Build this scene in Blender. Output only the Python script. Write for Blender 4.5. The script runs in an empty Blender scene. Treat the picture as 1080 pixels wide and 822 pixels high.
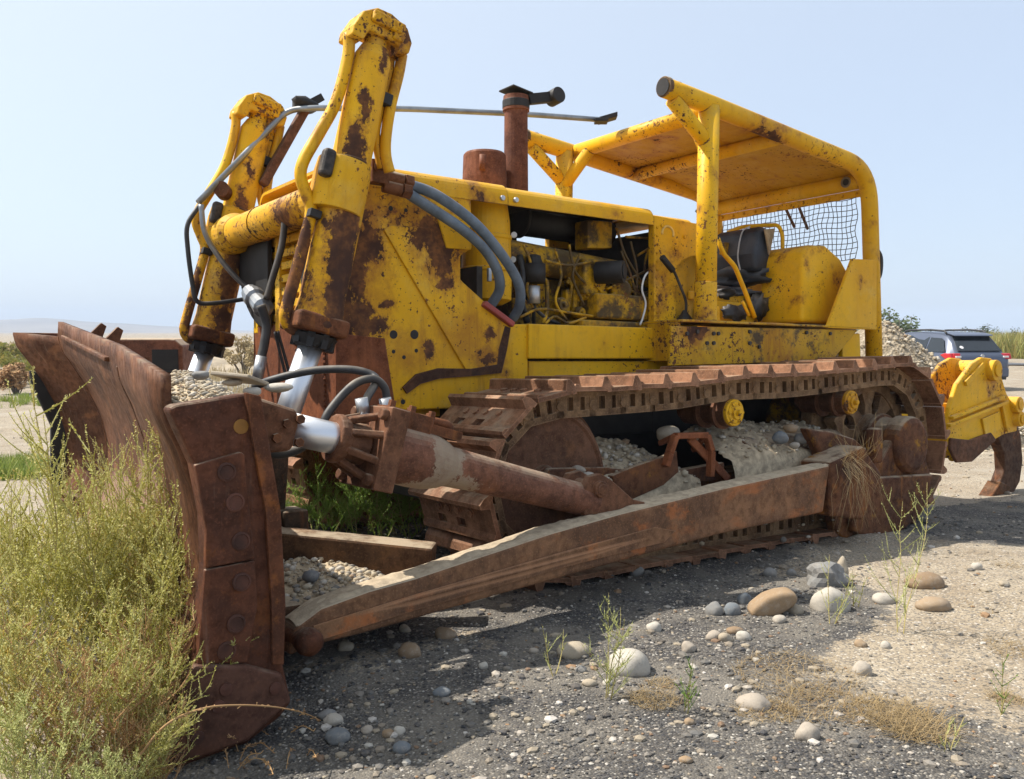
import bpy, bmesh, math, random
from mathutils import Vector, Matrix, noise
R = math.radians
S = bpy.context.scene
COL = S.collection
random.seed(11)
V = Vector

# ---------------------------------------------------------------- camera and frames
# The bulldozer is modelled in its own frame: X to its nose, Y to its left side, Z up; the yard slopes a little
# under it, so its root is tilted in the world.
CAM = V((6.02, 4.936, 1.113)); FPX = 941.0; YAW = R(-36.15); PIT = R(-1.076)
FW = V((math.cos(PIT)*math.sin(YAW), -math.cos(PIT)*math.cos(YAW), math.sin(PIT)))
RI = FW.cross(V((0, 0, 1))).normalized(); UP = RI.cross(FW)
PIV = V((2.0, 0.8, 0.0)); TILT = R(-2.634)
ROOTM = Matrix.Translation(PIV) @ Matrix.Rotation(TILT, 4, RI) @ Matrix.Translation(-PIV)
FH = V((FW.x, FW.y, 0)).normalized()
def ray(px, py): return FW + RI*((px-540)/FPX) - UP*((py-411)/FPX)
def at(px, py, y=None, x=None, z=None):
    d = ray(px, py)
    i, v = (1, y) if y is not None else (0, x) if x is not None else (2, z)
    return CAM + d*((v-CAM[i])/d[i])
def at2(pts, y): return [(at(a, b, y=y).x, at(a, b, y=y).z) for a, b in pts]
WCAM = ROOTM @ CAM
def wray(px, py): return (ROOTM.to_3x3() @ ray(px, py)).normalized()
def nz(x, y, s, seed=0.0): return noise.noise(V((x*s, y*s, seed)))
def softclamp(s, a, w):
    if abs(s) <= a: return s
    return math.copysign(a + w*math.tanh((abs(s)-a)/w), s)
def ground(x, y):
    dx, dy = x-PIV.x, y-PIV.y
    s = dx*FH.x + dy*FH.y
    z = -math.tan(-TILT)*softclamp(s, 4.2, 1.6)
    r = math.hypot(dx, dy)
    near = math.exp(-(r/16)**2)
    z += near*(0.018*nz(x, y, .9, 3) + 0.010*nz(x, y, 2.6, 7) + .006*nz(x, y, 6, 9) + .0035*nz(x, y, 15, 12))
    z += (1-near)*(.10*nz(x, y, .12, 5) + .05*nz(x, y, .4, 2))
    z += .05*math.exp(-((x-1.2)**2/2.2 + (y-2.75)**2/.5))          # low sandy swell on the near side
    if -1.2 < x < 4.4 and .3 < y < 2.2:                              # earth pushed up along the near track
        e = max(0, abs(x-1.5)-1.9); v = max(0, y-1.56, .9-y)
        z += (.026+.03*nz(x, y, 5, 4)+.015*nz(x, y, 14, 6))*math.exp(-(v/.14)**2)*math.exp(-(e/.3)**2)
    z -= .135*math.exp(-((x-5.15)**2/.30 + (y-2.45)**2/.42))         # scooped out under the blade corner
    z -= .03*math.exp(-((x+2.4)**2/1.2 + (y-1.0)**2/1.2))
    if r > 14:                                                     # broken ground far to the left
        b = min(1, (r-14)/8)
        z += b*.35*max(0, nz(x, y, .16, 21)-.12)
    return z
def gpix(px, py):
    d = wray(px, py); t = .8
    for i in range(4000):
        p = WCAM + d*t
        h = p.z - ground(p.x, p.y)
        if h < .002: break
        t += max(.003, h*.45)
    return V((p.x, p.y, ground(p.x, p.y))), t
def wat(px, py, dist):
    'a point seen at a pixel, at a given horizontal distance from the camera'
    d = wray(px, py); return WCAM + d*(dist/math.hypot(d.x, d.y))

# ---------------------------------------------------------------- objects
def link(o): COL.objects.link(o); return o
def tag(o, label=None, cat=None, group=None, kind=None):
    for k, v in (('label', label), ('category', cat), ('group', group), ('kind', kind)):
        if v: o[k] = v
    return o
class MB:
    def __init__(s): s.v = []; s.f = []; s.sm = []; s.mi = []
    def add(s, vs, fs, smooth=False, mi=0):
        n = len(s.v); s.v += [tuple(p) for p in vs]
        s.f += [tuple(i+n for i in f) for f in fs]; s.sm += [smooth]*len(fs); s.mi += [mi]*len(fs)
        return s
    def box(s, a, b, mi=0):
        x0, y0, z0 = [min(p, q) for p, q in zip(a, b)]; x1, y1, z1 = [max(p, q) for p, q in zip(a, b)]
        return s.add([(x0,y0,z0),(x1,y0,z0),(x1,y1,z0),(x0,y1,z0),(x0,y0,z1),(x1,y0,z1),(x1,y1,z1),(x0,y1,z1)],
            [(0,3,2,1),(4,5,6,7),(0,1,5,4),(1,2,6,5),(2,3,7,6),(3,0,4,7)], mi=mi)
    def obox(s, c, u, v, w, mi=0):
        'box about c with half axes u, v, w'
        c, u, v, w = V(c), V(u), V(v), V(w)
        P = [c+a*u+b*v+d*w for d in (-1,1) for a, b in ((-1,-1),(1,-1),(1,1),(-1,1))]
        return s.add(P, [(0,3,2,1),(4,5,6,7),(0,1,5,4),(1,2,6,5),(2,3,7,6),(3,0,4,7)], mi=mi)
    def bar(s, p, q, w, h, up=(0,0,1), mi=0):
        p, q = V(p), V(q); d = q-p; t = d.normalized(); a = t.cross(V(up)).normalized(); b = a.cross(t)
        return s.obox((p+q)/2, d/2, a*w/2, b*h/2, mi)
    def prism(s, poly, y0, y1, axis='y', mi=0):
        if axis == 'y': P = lambda a, b, c: (a, c, b)
        elif axis == 'x': P = lambda a, b, c: (c, a, b)
        else: P = lambda a, b, c: (a, b, c)
        n = len(poly)
        vs = [P(a, b, y0) for a, b in poly] + [P(a, b, y1) for a, b in poly]
        fs = [tuple(range(n))[::-1], tuple(range(n, 2*n))] + [(i, (i+1) % n, (i+1) % n+n, i+n) for i in range(n)]
        return s.add(vs, fs, mi=mi)
    def tube(s, path, r, seg=12, caps=True, mi=0, smooth=True, close=False):
        path = [V(p) for p in path]; n = len(path)
        rr = r if isinstance(r, (list, tuple)) else [r]*n
        t0 = (path[1]-path[0]).normalized()
        a = t0.orthogonal().normalized(); vs = []
        for i, p in enumerate(path):
            t = ((path[min(i+1, n-1)]-p).normalized() + (p-path[max(i-1, 0)]).normalized())
            t = t.normalized() if t.length > 1e-6 else t0
            a = (a - t*a.dot(t)); a = a.normalized() if a.length > 1e-6 else t.orthogonal().normalized()
            b = t.cross(a)
            vs += [p + (a*math.cos(2*math.pi*k/seg)+b*math.sin(2*math.pi*k/seg))*rr[i] for k in range(seg)]
        fs = [(i*seg+k, i*seg+(k+1) % seg, (i+1)*seg+(k+1) % seg, (i+1)*seg+k) for i in range(n-1) for k in range(seg)]
        s.add(vs, fs, smooth, mi)
        if caps: 
            m = len(s.v)-len(vs)
            s.f += [tuple(m+k for k in range(seg))[::-1], tuple(m+(n-1)*seg+k for k in range(seg))]; s.sm += [False]*2; s.mi += [mi]*2
        return s
    def cyl(s, p, q, r, r2=None, seg=20, mi=0, smooth=True):
        return s.tube([p, q], [r, r if r2 is None else r2], seg, mi=mi, smooth=smooth)
    def lathe(s, p, q, prof, seg=24, mi=0):
        'prof: (distance along p->q, radius)'
        p, q = V(p), V(q); t = (q-p).normalized(); a = t.orthogonal().normalized(); b = t.cross(a)
        vs = [p+t*d+(a*math.cos(2*math.pi*k/seg)+b*math.sin(2*math.pi*k/seg))*max(r, 1e-4) for d, r in prof for k in range(seg)]
        n = len(prof)
        fs = [(i*seg+k, i*seg+(k+1) % seg, (i+1)*seg+(k+1) % seg, (i+1)*seg+k) for i in range(n-1) for k in range(seg)]
        fs += [tuple(range(seg))[::-1], tuple((n-1)*seg+k for k in range(seg))]
        return s.add(vs, fs, False, mi)
    def rock(s, c, size, seed, sub=2, rough=.25, mi=0, yaw=0.0, tilt=0.0, freq=1.0, smooth=True):
        vs, fs = ico(sub); c = V(c); m = Matrix.Rotation(yaw, 3, 'Z') @ Matrix.Rotation(tilt, 3, 'X')
        o = []
        for p in vs:
            k = 1 + rough*1.25*noise.noise(p*freq*.9 + V((seed*7.1, seed*3.3, seed)))+ rough*.5*noise.noise(p*freq*2.3 + V((seed, seed*2.3, 1)))+ rough*.2*noise.noise(p*freq*6.1 + V((seed*3, seed*2.3, 1)))
            o.append(c + m @ V((p.x*size[0]*k, p.y*size[1]*k, p.z*size[2]*k)))
        return s.add(o, fs, smooth, mi)
    def mesh(s, name, mats):
        me = bpy.data.meshes.new(name); me.from_pydata(s.v, [], s.f)
        for m in (mats if isinstance(mats, (list, tuple)) else [mats]): me.materials.append(m)
        me.polygons.foreach_set('use_smooth', s.sm); me.polygons.foreach_set('material_index', s.mi)
        bm = bmesh.new(); bm.from_mesh(me); bmesh.ops.recalc_face_normals(bm, faces=bm.faces); bm.to_mesh(me); bm.free()
        me.update(); return me
    def build(s, name, mats, parent=None, bevel=0.0, seg=2, loc=None, split=False):
        o = link(bpy.data.objects.new(name, s.mesh(name, mats)))
        if loc: o.location = loc
        o.parent = parent
        if bevel:
            b = o.modifiers.new('bevel', 'BEVEL'); b.width = bevel; b.segments = seg; b.limit_method = 'ANGLE'; b.angle_limit = R(40)
            b.harden_normals = False
        return o
def build_each(m, name, mats, parent=None, bevel=0.0, seg=2):
    'one object for every separate piece of the shape'
    par = list(range(len(m.v)))
    def find(i):
        while par[i] != i: par[i] = par[par[i]]; i = par[i]
        return i
    for f in m.f:
        for k in f[1:]: par[find(k)] = find(f[0])
    groups = {}
    for i, f in enumerate(m.f): groups.setdefault(find(f[0]), []).append(i)
    for fl in groups.values():
        q = MB(); ix = {}
        for i in fl:
            for k in m.f[i]:
                if k not in ix: ix[k] = len(q.v); q.v.append(m.v[k])
            q.f.append(tuple(ix[k] for k in m.f[i])); q.sm.append(m.sm[i]); q.mi.append(m.mi[i])
        q.build(name, mats, parent, bevel, seg)
_ICO = {}
def ico(sub):
    if sub not in _ICO:
        bm = bmesh.new(); bmesh.ops.create_icosphere(bm, subdivisions=sub, radius=1)
        bm.verts.index_update()
        _ICO[sub] = ([v.co.copy() for v in bm.verts], [tuple(v.index for v in f.verts) for f in bm.faces]); bm.free()
    return _ICO[sub]
def curve(pts, n=8):
    'Catmull-Rom through points'
    pts = [V(p) for p in pts]; P = [pts[0]*2-pts[1]] + pts + [pts[-1]*2-pts[-2]]; o = []
    for i in range(1, len(P)-2):
        for k in range(n):
            t = k/n; a, b, c, d = P[i-1], P[i], P[i+1], P[i+2]
            o.append(.5*((2*b)+(c-a)*t+(2*a-5*b+4*c-d)*t*t+(3*b-a-3*c+d)*t**3))
    o.append(pts[-1]); return o
def bend(pts, rad=.1, n=6):
    'polyline with rounded corners'
    pts = [V(p) for p in pts]; o = [pts[0]]
    for i in range(1, len(pts)-1):
        a, b, c = pts[i-1], pts[i], pts[i+1]
        r1 = min(rad, (a-b).length*.49, (c-b).length*.49)
        p, q = b+(a-b).normalized()*r1, b+(c-b).normalized()*r1
        for k in range(n+1):
            t = k/n; o.append(p*(1-t)**2 + b*2*t*(1-t) + q*t*t)
    o.append(pts[-1]); return o
def empty(name, loc=(0,0,0), rz=0, label=None, cat=None, group=None):
    o = link(bpy.data.objects.new(name, None)); o.location = loc; o.rotation_euler.z = rz; o.empty_display_size = .2
    return tag(o, label, cat, group)

# ---------------------------------------------------------------- materials
class NT:
    def __init__(s, name):
        s.m = bpy.data.materials.new(name); s.m.use_nodes = True; s.t = s.m.node_tree
        s.b = s.t.nodes['Principled BSDF']; s.out = s.t.nodes['Material Output']
        s._tc = None
    def n(s, typ, **kw):
        o = s.t.nodes.new(typ)
        for k, v in kw.items(): setattr(o, k, v)
        return o
    def lk(s, a, b): s.t.links.new(a, b)
    def put(s, sock, v):
        if hasattr(v, 'is_linked') or isinstance(v, bpy.types.NodeSocket): s.lk(v, sock)
        else: sock.default_value = v
    def co(s, which='Object'):
        if not s._tc: s._tc = s.n('ShaderNodeTexCoord')
        return s._tc.outputs[which]
    def map(s, vec, scale=(1,1,1), loc=(0,0,0), rot=(0,0,0)):
        o = s.n('ShaderNodeMapping'); s.lk(vec, o.inputs[0]); o.inputs['Scale'].default_value = scale
        o.inputs['Location'].default_value = loc; o.inputs['Rotation'].default_value = rot; return o.outputs[0]
    def noise(s, vec, scale, detail=4, rough=.55, dist=0.0, out=0):
        o = s.n('ShaderNodeTexNoise'); s.lk(vec, o.inputs['Vector'])
        o.inputs['Scale'].default_value = scale; o.inputs['Detail'].default_value = detail
        o.inputs['Roughness'].default_value = rough; o.inputs['Distortion'].default_value = dist; return o.outputs[out]
    def vor(s, vec, scale, out='Distance', feature='F1'):
        o = s.n('ShaderNodeTexVoronoi', feature=feature); s.lk(vec, o.inputs['Vector']); o.inputs['Scale'].default_value = scale
        return o.outputs[out]
    def math(s, op, a, b=0.0, c=0.0, clamp=False):
        o = s.n('ShaderNodeMath', operation=op, use_clamp=clamp)
        for i, v in enumerate((a, b, c)): s.put(o.inputs[i], v)
        return o.outputs[0]
    def step(s, v, a, b, lo=0.0, hi=1.0):
        o = s.n('ShaderNodeMapRange', interpolation_type='SMOOTHSTEP'); s.put(o.inputs[0], v)
        for i, x in enumerate((a, b, lo, hi)): s.put(o.inputs[i+1], x)
        return o.outputs[0]
    def mix(s, f, a, b, mode='MIX'):
        o = s.n('ShaderNodeMix', data_type='RGBA', blend_type=mode)
        s.put(o.inputs[0], f)
        for i, v in ((6, a), (7, b)):
            if isinstance(v, (tuple, list)): v = tuple(v)+((1,) if len(v) == 3 else ())
            s.put(o.inputs[i], v)
        return o.outputs[2]
    def mx(s, *a):
        r = a[0]
        for b in a[1:]: r = s.math('MAXIMUM', r, b)
        return r
    def sep(s, vec):
        o = s.n('ShaderNodeSeparateXYZ'); s.lk(vec, o.inputs[0]); return o.outputs
    def vmath(s, op, a, b=None):
        o = s.n('ShaderNodeVectorMath', operation=op); s.put(o.inputs[0], a)
        if b is not None: s.put(o.inputs[1], b)
        return o
    def normal(s): 
        return s.n('ShaderNodeNewGeometry').outputs['Normal']
    def bump(s, h, strength=.3, dist=.01, prev=None):
        o = s.n('ShaderNodeBump'); o.inputs['Strength'].default_value = strength; o.inputs['Distance'].default_value = dist
        s.lk(h, o.inputs['Height'])
        if prev is not None: s.lk(prev, o.inputs['Normal'])
        s.lk(o.outputs[0], s.b.inputs['Normal']); return o.outputs[0]
    def rnd(s): return s.n('ShaderNodeObjectInfo').outputs['Random']
    def edge(s, radius=.012):
        bv = s.n('ShaderNodeBevel', samples=4); bv.inputs[0].default_value = radius
        d = s.vmath('DOT_PRODUCT', bv.outputs[0], s.normal()).outputs['Value']
        return s.math('SUBTRACT', 1.0, d)
    def fin(s, col=None, rough=None, metal=None, spec=None):
        for k, v in (('Base Color', col), ('Roughness', rough), ('Metallic', metal), ('Specular IOR Level', spec)):
            if v is not None:
                if isinstance(v, tuple): v = v+((1,) if len(v) == 3 else ())
                s.put(s.b.inputs[k], v)
        return s.m
    def blobs(s, vec, lst, wob=.10, wscale=7, soft=False):
        'stains at fixed places of the machine: (centre, radii)'
        w = s.noise(vec, wscale, 10, .78, out=1)
        w = s.vmath('SUBTRACT', w, (.5, .5, .5)).outputs[0]
        sc = s.n('ShaderNodeVectorMath', operation='SCALE'); s.lk(w, sc.inputs[0]); sc.inputs['Scale'].default_value = wob*2.4
        p = s.vmath('ADD', vec, sc.outputs[0]).outputs[0]; res = None; fine_ = s.noise(s.map(vec, (1,1,.55)), 26, 6, .72)
        for c, r in lst:
            d = s.vmath('SUBTRACT', p, tuple(c)).outputs[0]
            d = s.vmath('DIVIDE', d, tuple(r)).outputs[0]
            l = s.vmath('LENGTH', d).outputs['Value']
            l = s.math('ADD', l, s.math('MULTIPLY', s.math('SUBTRACT', fine_, .5), 1.5)); res = l if res is None else s.math('MINIMUM', res, l)
        if soft: return s.step(res, 1.25, .5)
        return s.step(res, 1.0, .90), s.step(res, 1.45, .95)

def mat_yellow(name, wear=0.0, streak=.5, blobs=None, tone=1.0, grime=0.0, dust=.5, wash=None):
    t = NT(name); P = t.co()
    n1 = t.noise(P, 2.3, 9, .68); n2 = t.noise(P, 34, 4, .6); n2b = t.noise(t.map(P, (1,1,1), (3.1,5.7,1.3)), 75, 3, .6)
    n3 = t.noise(t.map(P, (11, 11, 1.1)), 1.0, 6, .6, .4); n4 = t.noise(P, 1.1, 3)
    e = t.edge(.014)
    clus = t.step(t.noise(t.map(P, (1,1,1), (9,2,4)), 1.7, 5, .6), .42, .66)
    big = t.step(n1, .655-wear*.12, .665-wear*.12)
    cv = t.math('ADD', n2, t.math('MULTIPLY', clus, .13))
    chips = t.step(cv, .70-wear*.09, .712-wear*.09)
    chips2 = t.step(t.math('ADD', n2b, t.math('MULTIPLY', clus, .10)), .72-wear*.07, .732-wear*.07)
    ew = t.step(t.math('ADD', t.math('MULTIPLY', e, .8), t.math('MULTIPLY', t.math('SUBTRACT', n2, .5), .9)), .20, .26)
    rust = t.mx(big, chips, chips2, ew)
    halo = t.step(n1, .585-wear*.12, .655-wear*.12)
    if blobs:
        kb, hb = t.blobs(P, blobs); rust = t.mx(rust, kb); halo = t.mx(halo, hb)
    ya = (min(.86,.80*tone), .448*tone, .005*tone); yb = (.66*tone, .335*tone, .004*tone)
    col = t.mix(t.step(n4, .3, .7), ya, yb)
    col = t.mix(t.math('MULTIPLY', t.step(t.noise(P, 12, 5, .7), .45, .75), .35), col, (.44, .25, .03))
    stain = t.math('MULTIPLY', t.mx(t.step(n3, .50, .78), t.step(n1, .52, .66)), streak)
    col = t.mix(stain, col, (.30,.115,.012))
    col = t.mix(t.math('MULTIPLY', halo, t.step(n2, .30, .62, .25, .95)), col, (.33,.135,.014))
    if wash:
        col = t.mix(t.math('MULTIPLY', t.blobs(P, wash, .14, 3, True), t.step(t.noise(P, 8, 7, .75), .30, .68, .1, .8)), col, (.40,.165,.012))
    chalk = t.math('MULTIPLY', t.step(t.noise(t.map(P, (1,1,1), (6,1,8)), 3.1, 7, .72), .50, .74), .30)
    col = t.mix(chalk, col, (.66,.50,.16))
    if grime:
        g = t.math('MULTIPLY', t.step(t.noise(P, 5, 6, .7), .62-grime*.3, .75-grime*.25), .9)
        col = t.mix(g, col, (.035, .027, .02))
    rc = t.mix(t.step(n2, .35, .65), (.115,.050,.024), (.22,.092,.032))
    rc = t.mix(t.step(t.noise(P, 9, 5), .35, .65), rc, (.060,.030,.021))
    col = t.mix(rust, col, rc)
    nzv = t.sep(t.normal())[2]
    d = t.math('MULTIPLY', t.math('MULTIPLY', t.step(nzv, .35, .95), t.step(t.noise(P, 6, 6, .7), .3, .75)), dust)
    col = t.mix(d, col, (.50, .40, .24))
    rg = t.math('ADD', t.step(t.noise(P, 4, 5), .3, .7, .46, .66), t.math('MULTIPLY', rust, .38)); rg = t.math('ADD', rg, t.math('MULTIPLY', d, .3))
    h = t.math('SUBTRACT', t.math('MULTIPLY', n1, .25), t.math('MULTIPLY', rust, .35))
    dent = t.bump(t.noise(P, 3.4, 3, .5), .35, .035)
    t.bump(t.math('ADD', h, t.math('MULTIPLY', n2b, .25)), .35, .006, dent)
    return t.fin(col, rg, None, .26)

def mat_rust(name, a=(.155,.066,.036), b=(.078,.034,.022), c=(.30,.10,.028), orange=.35, dust=.75, polish=0.0, yellow=0.0, dustlo=.62, streakdir=(9,9,1), blobs=None, bcol=(.40,.33,.24), scrape=0.0, scrapedir=(4,26,1.2)):
    t = NT(name); P0 = P = t.co(); R0 = t.rnd()
    off = t.n('ShaderNodeCombineXYZ'); t.lk(t.math('MULTIPLY', R0, 37.0), off.inputs[0]); t.lk(t.math('MULTIPLY', R0, 11.0), off.inputs[1])
    P = t.vmath('ADD', P, off.outputs[0]).outputs[0]
    n1 = t.noise(P, 3.2, 9, .66); n2 = t.noise(P, 22, 6, .65); n3 = t.noise(t.map(P, streakdir), 1.3, 6, .6, .5)
    n5 = t.noise(P, 110, 3, .6)
    b = tuple(x*k for x, k in zip(b, (.82,.80,.66))); a = tuple(x*k for x, k in zip(a, (1.0,.97,.80)))
    col = t.mix(t.step(n1, .38, .62), b, a)
    col = t.mix(t.math('MULTIPLY', t.step(t.noise(t.map(P, (1,1,1), (2,9,5)), 5.5, 9, .75), .56, .66), .55), col, (c[0]*.8, c[1]*.85, c[2]*.8))
    col = t.mix(t.math('MULTIPLY', t.step(n2, .42, .7), .6), col, tuple(x*.55 for x in b))
    col = t.mix(t.math('MULTIPLY', t.mx(t.step(n3, .55, .72), t.step(t.noise(t.map(P, (1,1,1), (4,7,2)), 2.4, 8, .7), .57, .66)), orange), col, c)
    col = t.mix(t.math('MULTIPLY', t.step(n5, .5, .75), .35), col, tuple(min(1, x*1.9) for x in a))
    if yellow:
        col = t.mix(t.math('MULTIPLY', t.step(t.noise(t.map(P, (1,1,1), (1,8,3)), 4.5, 9, .75), .66-yellow*.12, .74-yellow*.12), .85), col, (.36,.18,.015))
    if scrape:
        sn = t.math('MULTIPLY', t.step(t.noise(t.map(P, scrapedir), 1.6, 5, .65, .25), .56, .74), t.step(t.noise(P, 1.9, 4, .6), .40, .65))
        col = t.mix(t.math('MULTIPLY', sn, scrape), col, (.40,.31,.25))
    e = t.step(t.edge(.01), .05, .25)
    col = t.mix(t.math('MULTIPLY', e, .45), col, tuple(min(1, x*2.0+.02) for x in a))
    nzv = t.sep(t.normal())[2]
    d = t.math('MULTIPLY', t.step(nzv, dustlo-.25, dustlo+.3), t.step(t.noise(P, 7, 7, .72), .52-dust*.35, .72-dust*.25))
    d = t.math('MULTIPLY', d, min(1.0, dust+.1))
    col = t.mix(d, col, (.46, .38, .27))
    if blobs:
        col = t.mix(t.math('MULTIPLY', t.blobs(P0, blobs, .05, 12)[0], t.step(n2, .25, .6, .55, 1.0)), col, bcol)
    rg = t.step(n2, .3, .7, .55-polish*.25, .85-polish*.3)
    t.bump(t.math('ADD', t.math('MULTIPLY', n2, .6), t.math('MULTIPLY', n5, .4)), .45, .006)
    return t.fin(col, rg, polish*.35, .18)

def mat_plain(name, col, rough=.6, metal=0.0, var=.25, scale=8, bump=.15, dust=0.0):
    t = NT(name); P = t.co(); n = t.noise(P, scale, 6, .65)
    c = t.mix(t.step(n, .3, .7), tuple(x*(1-var) for x in col), tuple(min(1, x*(1+var)) for x in col))
    if dust:
        nzv = t.sep(t.normal())[2]
        d = t.math('MULTIPLY', t.math('MULTIPLY', t.step(nzv, -.2, .9), t.step(t.noise(P, scale*.8, 5), .35, .7)), dust)
        c = t.mix(d, c, (.42, .35, .26))
    if bump: t.bump(t.noise(P, scale*6, 4), bump, .004)
    return t.fin(c, rough, metal, .4)

def mat_stone(name, ca, cb, cc):
    t = NT(name); P = t.co(); rn = t.rnd()
    base = t.mix(rn, ca, cb); base = t.mix(t.step(t.math('FRACT', t.math('MULTIPLY', rn, 7.3)), .55, .8), base, cc)
    n = t.noise(P, 14, 7, .7); n2 = t.noise(P, 120, 3, .7)
    n0 = t.noise(P, 30, 8, .8); c = t.mix(t.math('MULTIPLY', t.step(n, .35, .7), .6), base, t.mix(.6, base, (.16,.13,.10)))
    c = t.mix(t.math('MULTIPLY', t.step(n0, .48, .66), .55), c, t.mix(.45, base, (.55,.50,.42)))
    c = t.mix(t.math('MULTIPLY', t.step(n2, .58, .7), .45), c, (.12, .10, .09))
    t.bump(t.math('ADD', n2, n), .25, .004)
    return t.fin(c, .8, 0.0, .3)
def mat_island(name, cols, rough=.85, bumps=60):
    'loose pebbles: every pebble of the mesh its own colour'
    t = NT(name); g = t.n('ShaderNodeNewGeometry'); r = t.n('ShaderNodeValToRGB'); r.color_ramp.interpolation = 'CONSTANT'
    t.lk(g.outputs['Random Per Island'], r.inputs[0]); el = r.color_ramp.elements
    while len(el) < len(cols): el.new(.5)
    tot = sum(w for c, w in cols); p = 0
    for e, (c, w) in zip(el, cols): e.position = p; e.color = tuple(c)+(1,); p += w/tot
    n = t.noise(t.co(), bumps, 4)
    c = t.mix(t.math('MULTIPLY', t.step(n, .35, .7), .4), r.outputs[0], (.22, .18, .13))
    t.bump(n, .2, .003); return t.fin(c, rough, 0.0, .3)
def mat_leaf(name, cols, trans=.25, rough=.6):
    t = NT(name); g = t.n('ShaderNodeNewGeometry'); r = t.n('ShaderNodeValToRGB')
    k = t.math('ADD', t.math('MULTIPLY', g.outputs['Random Per Island'], .6), t.math('MULTIPLY', t.rnd(), .4))
    t.lk(k, r.inputs[0]); el = r.color_ramp.elements
    while len(el) < len(cols): el.new(.5)
    for i, (e, c) in enumerate(zip(el, cols)): e.position = .12+.76*i/(len(cols)-1); e.color = tuple(c)+(1,)
    t.fin(r.outputs[0], rough, 0.0, .25)
    tr = t.n('ShaderNodeBsdfTranslucent'); t.lk(r.outputs[0], tr.inputs[0]); ms = t.n('ShaderNodeMixShader'); ms.inputs[0].default_value = trans
    t.lk(t.b.outputs[0], ms.inputs[1]); t.lk(tr.outputs[0], ms.inputs[2]); t.lk(ms.outputs[0], t.out.inputs[0]); return t.m
SKYS, SUNS, EXPO, HAZE = 0.10, 3.5, 1.1, .00055
# ================================================================ BULLDOZER
def blob(px, py, hw, hh, y, ry=.3):
    c = at(px, py, y=y); return (c, (abs(at(px+hw, py, y=y).x-c.x), ry, abs(at(px, py+hh, y=y).z-c.z)))
YEL = mat_yellow('worn_yellow_paint')
YPIPE = mat_yellow('chipped_yellow_pipe_paint', .25, .6, tone=.92)
WASH = [blob(430, 372, 38, 26, .6), blob(490, 352, 34, 30, .6), blob(400, 300, 22, 40, .6), blob(515, 375, 20, 18, .6), blob(385, 230, 22, 30, .6), blob(465, 262, 34, 46, .6)]
YSIDE = mat_yellow('rust_stained_yellow_paint', .30, .9, wash=WASH, blobs=[
    blob(466, 262, 17, 34, .6), blob(452, 243, 10, 18, .6), blob(376, 278, 13, 42, .6), blob(392, 258, 12, 22, .6), blob(381, 335, 14, 22, .6),
    blob(408, 322, 9, 6, .6), blob(396, 345, 12, 10, .6), blob(440, 250, 7, 16, .6), blob(515, 352, 6, 8, .6), blob(470, 300, 10, 5, .6), blob(358, 385, 16, 60, .6), blob(388, 400, 9, 40, .6), blob(452, 372, 7, 11, .6), blob(362, 330, 9, 70, .6), blob(430, 200, 9, 5, .6)])
YFRAME = mat_yellow('yellow_frame_paint', .08, .45)
YROOF = mat_yellow('yellow_canopy_paint', .08, .35, tone=.93, dust=.4)
YCLEAN = mat_yellow('brighter_yellow_paint', .04, .22, tone=1.0, dust=.5)
YENG = mat_yellow('greasy_yellow_engine_paint', .15, .6, tone=.75, grime=.75, dust=.5)
YFENDER = mat_yellow('dark_stained_yellow_paint', .35, .95, tone=.72, grime=.35)
YRIP = mat_yellow('yellow_ripper_paint', .2, .35, tone=1.0)
RUST = mat_rust('brown_rusted_steel')
RBLADE = mat_rust('blade_rust', (.145,.062,.036), (.085,.036,.023), (.27,.115,.05), .5, dust=.25, scrape=.6, blobs=[((5.0,-.2,.35),(.5,1.1,.22)),((5.05,.6,.62),(.4,.35,.12))], bcol=(.27,.165,.12), streakdir=(2.2,2.2,8))
REND = mat_rust('dark_red_rust', (.118,.044,.027), (.070,.028,.020), (.24,.075,.02), .22, dust=.35, scrape=.22, scrapedir=(22,9,1.5))
RPLATE = mat_rust('orange_rust_plate', (.22,.075,.036), (.15,.05,.028), (.34,.12,.045), .35, dust=.1)
RARM = mat_rust('orange_brown_arm_rust', (.25,.130,.078), (.16,.084,.056), (.42,.14,.045), .8, dust=.95, dustlo=.55, streakdir=(1.6,4,4))
RTRACK = mat_rust('worn_track_rust', (.30,.160,.110), (.165,.083,.056), (.36,.16,.09), .3, dust=.35, polish=.45)
RLINK = mat_rust('dusty_track_link_rust', (.28,.18,.115), (.14,.082,.055), (.26,.13,.06), .3, dust=.5)
RPURP = mat_rust('purple_brown_rust', (.175,.080,.050), (.10,.047,.032), (.24,.09,.04), .25, dust=.35)
RYEL = mat_rust('rust_over_old_yellow', (.14,.058,.030), (.075,.034,.025), (.34,.13,.02), .5, dust=.6, yellow=.55)
RSTACK = mat_rust('red_brown_stack_rust', (.19,.075,.050), (.13,.05,.035), (.26,.10,.05), .3, dust=.1)
CHROME = NT('chrome_rod').fin((.72,.73,.75), .38, .9)
BLACK = mat_plain('greasy_black_steel_and_shade', (.018,.016,.015), .6, var=.4)  # black parts; also paints the darkness of holes, bores and the belly
DARK = mat_plain('oily_steel_and_hood_shade', (.045,.038,.032), .65, var=.4, dust=.2)
RUBBER = mat_plain('dark_rubber_hose', (.028,.029,.032), .55, var=.3, dust=.45)
HOSE = mat_plain('blue_grey_hose', (.115,.15,.19), .55, var=.3, dust=.35)
STEELB = mat_plain('grey_steel_bar', (.26,.28,.30), .4, .7, dust=.2)
VINYL = mat_plain('faded_black_vinyl', (.022,.027,.036), .5, var=.4, scale=5, dust=.35)
CLOTH = mat_plain('torn_grey_stuffing', (.16,.15,.14), .95, var=.5, scale=30, bump=.5)
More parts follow.
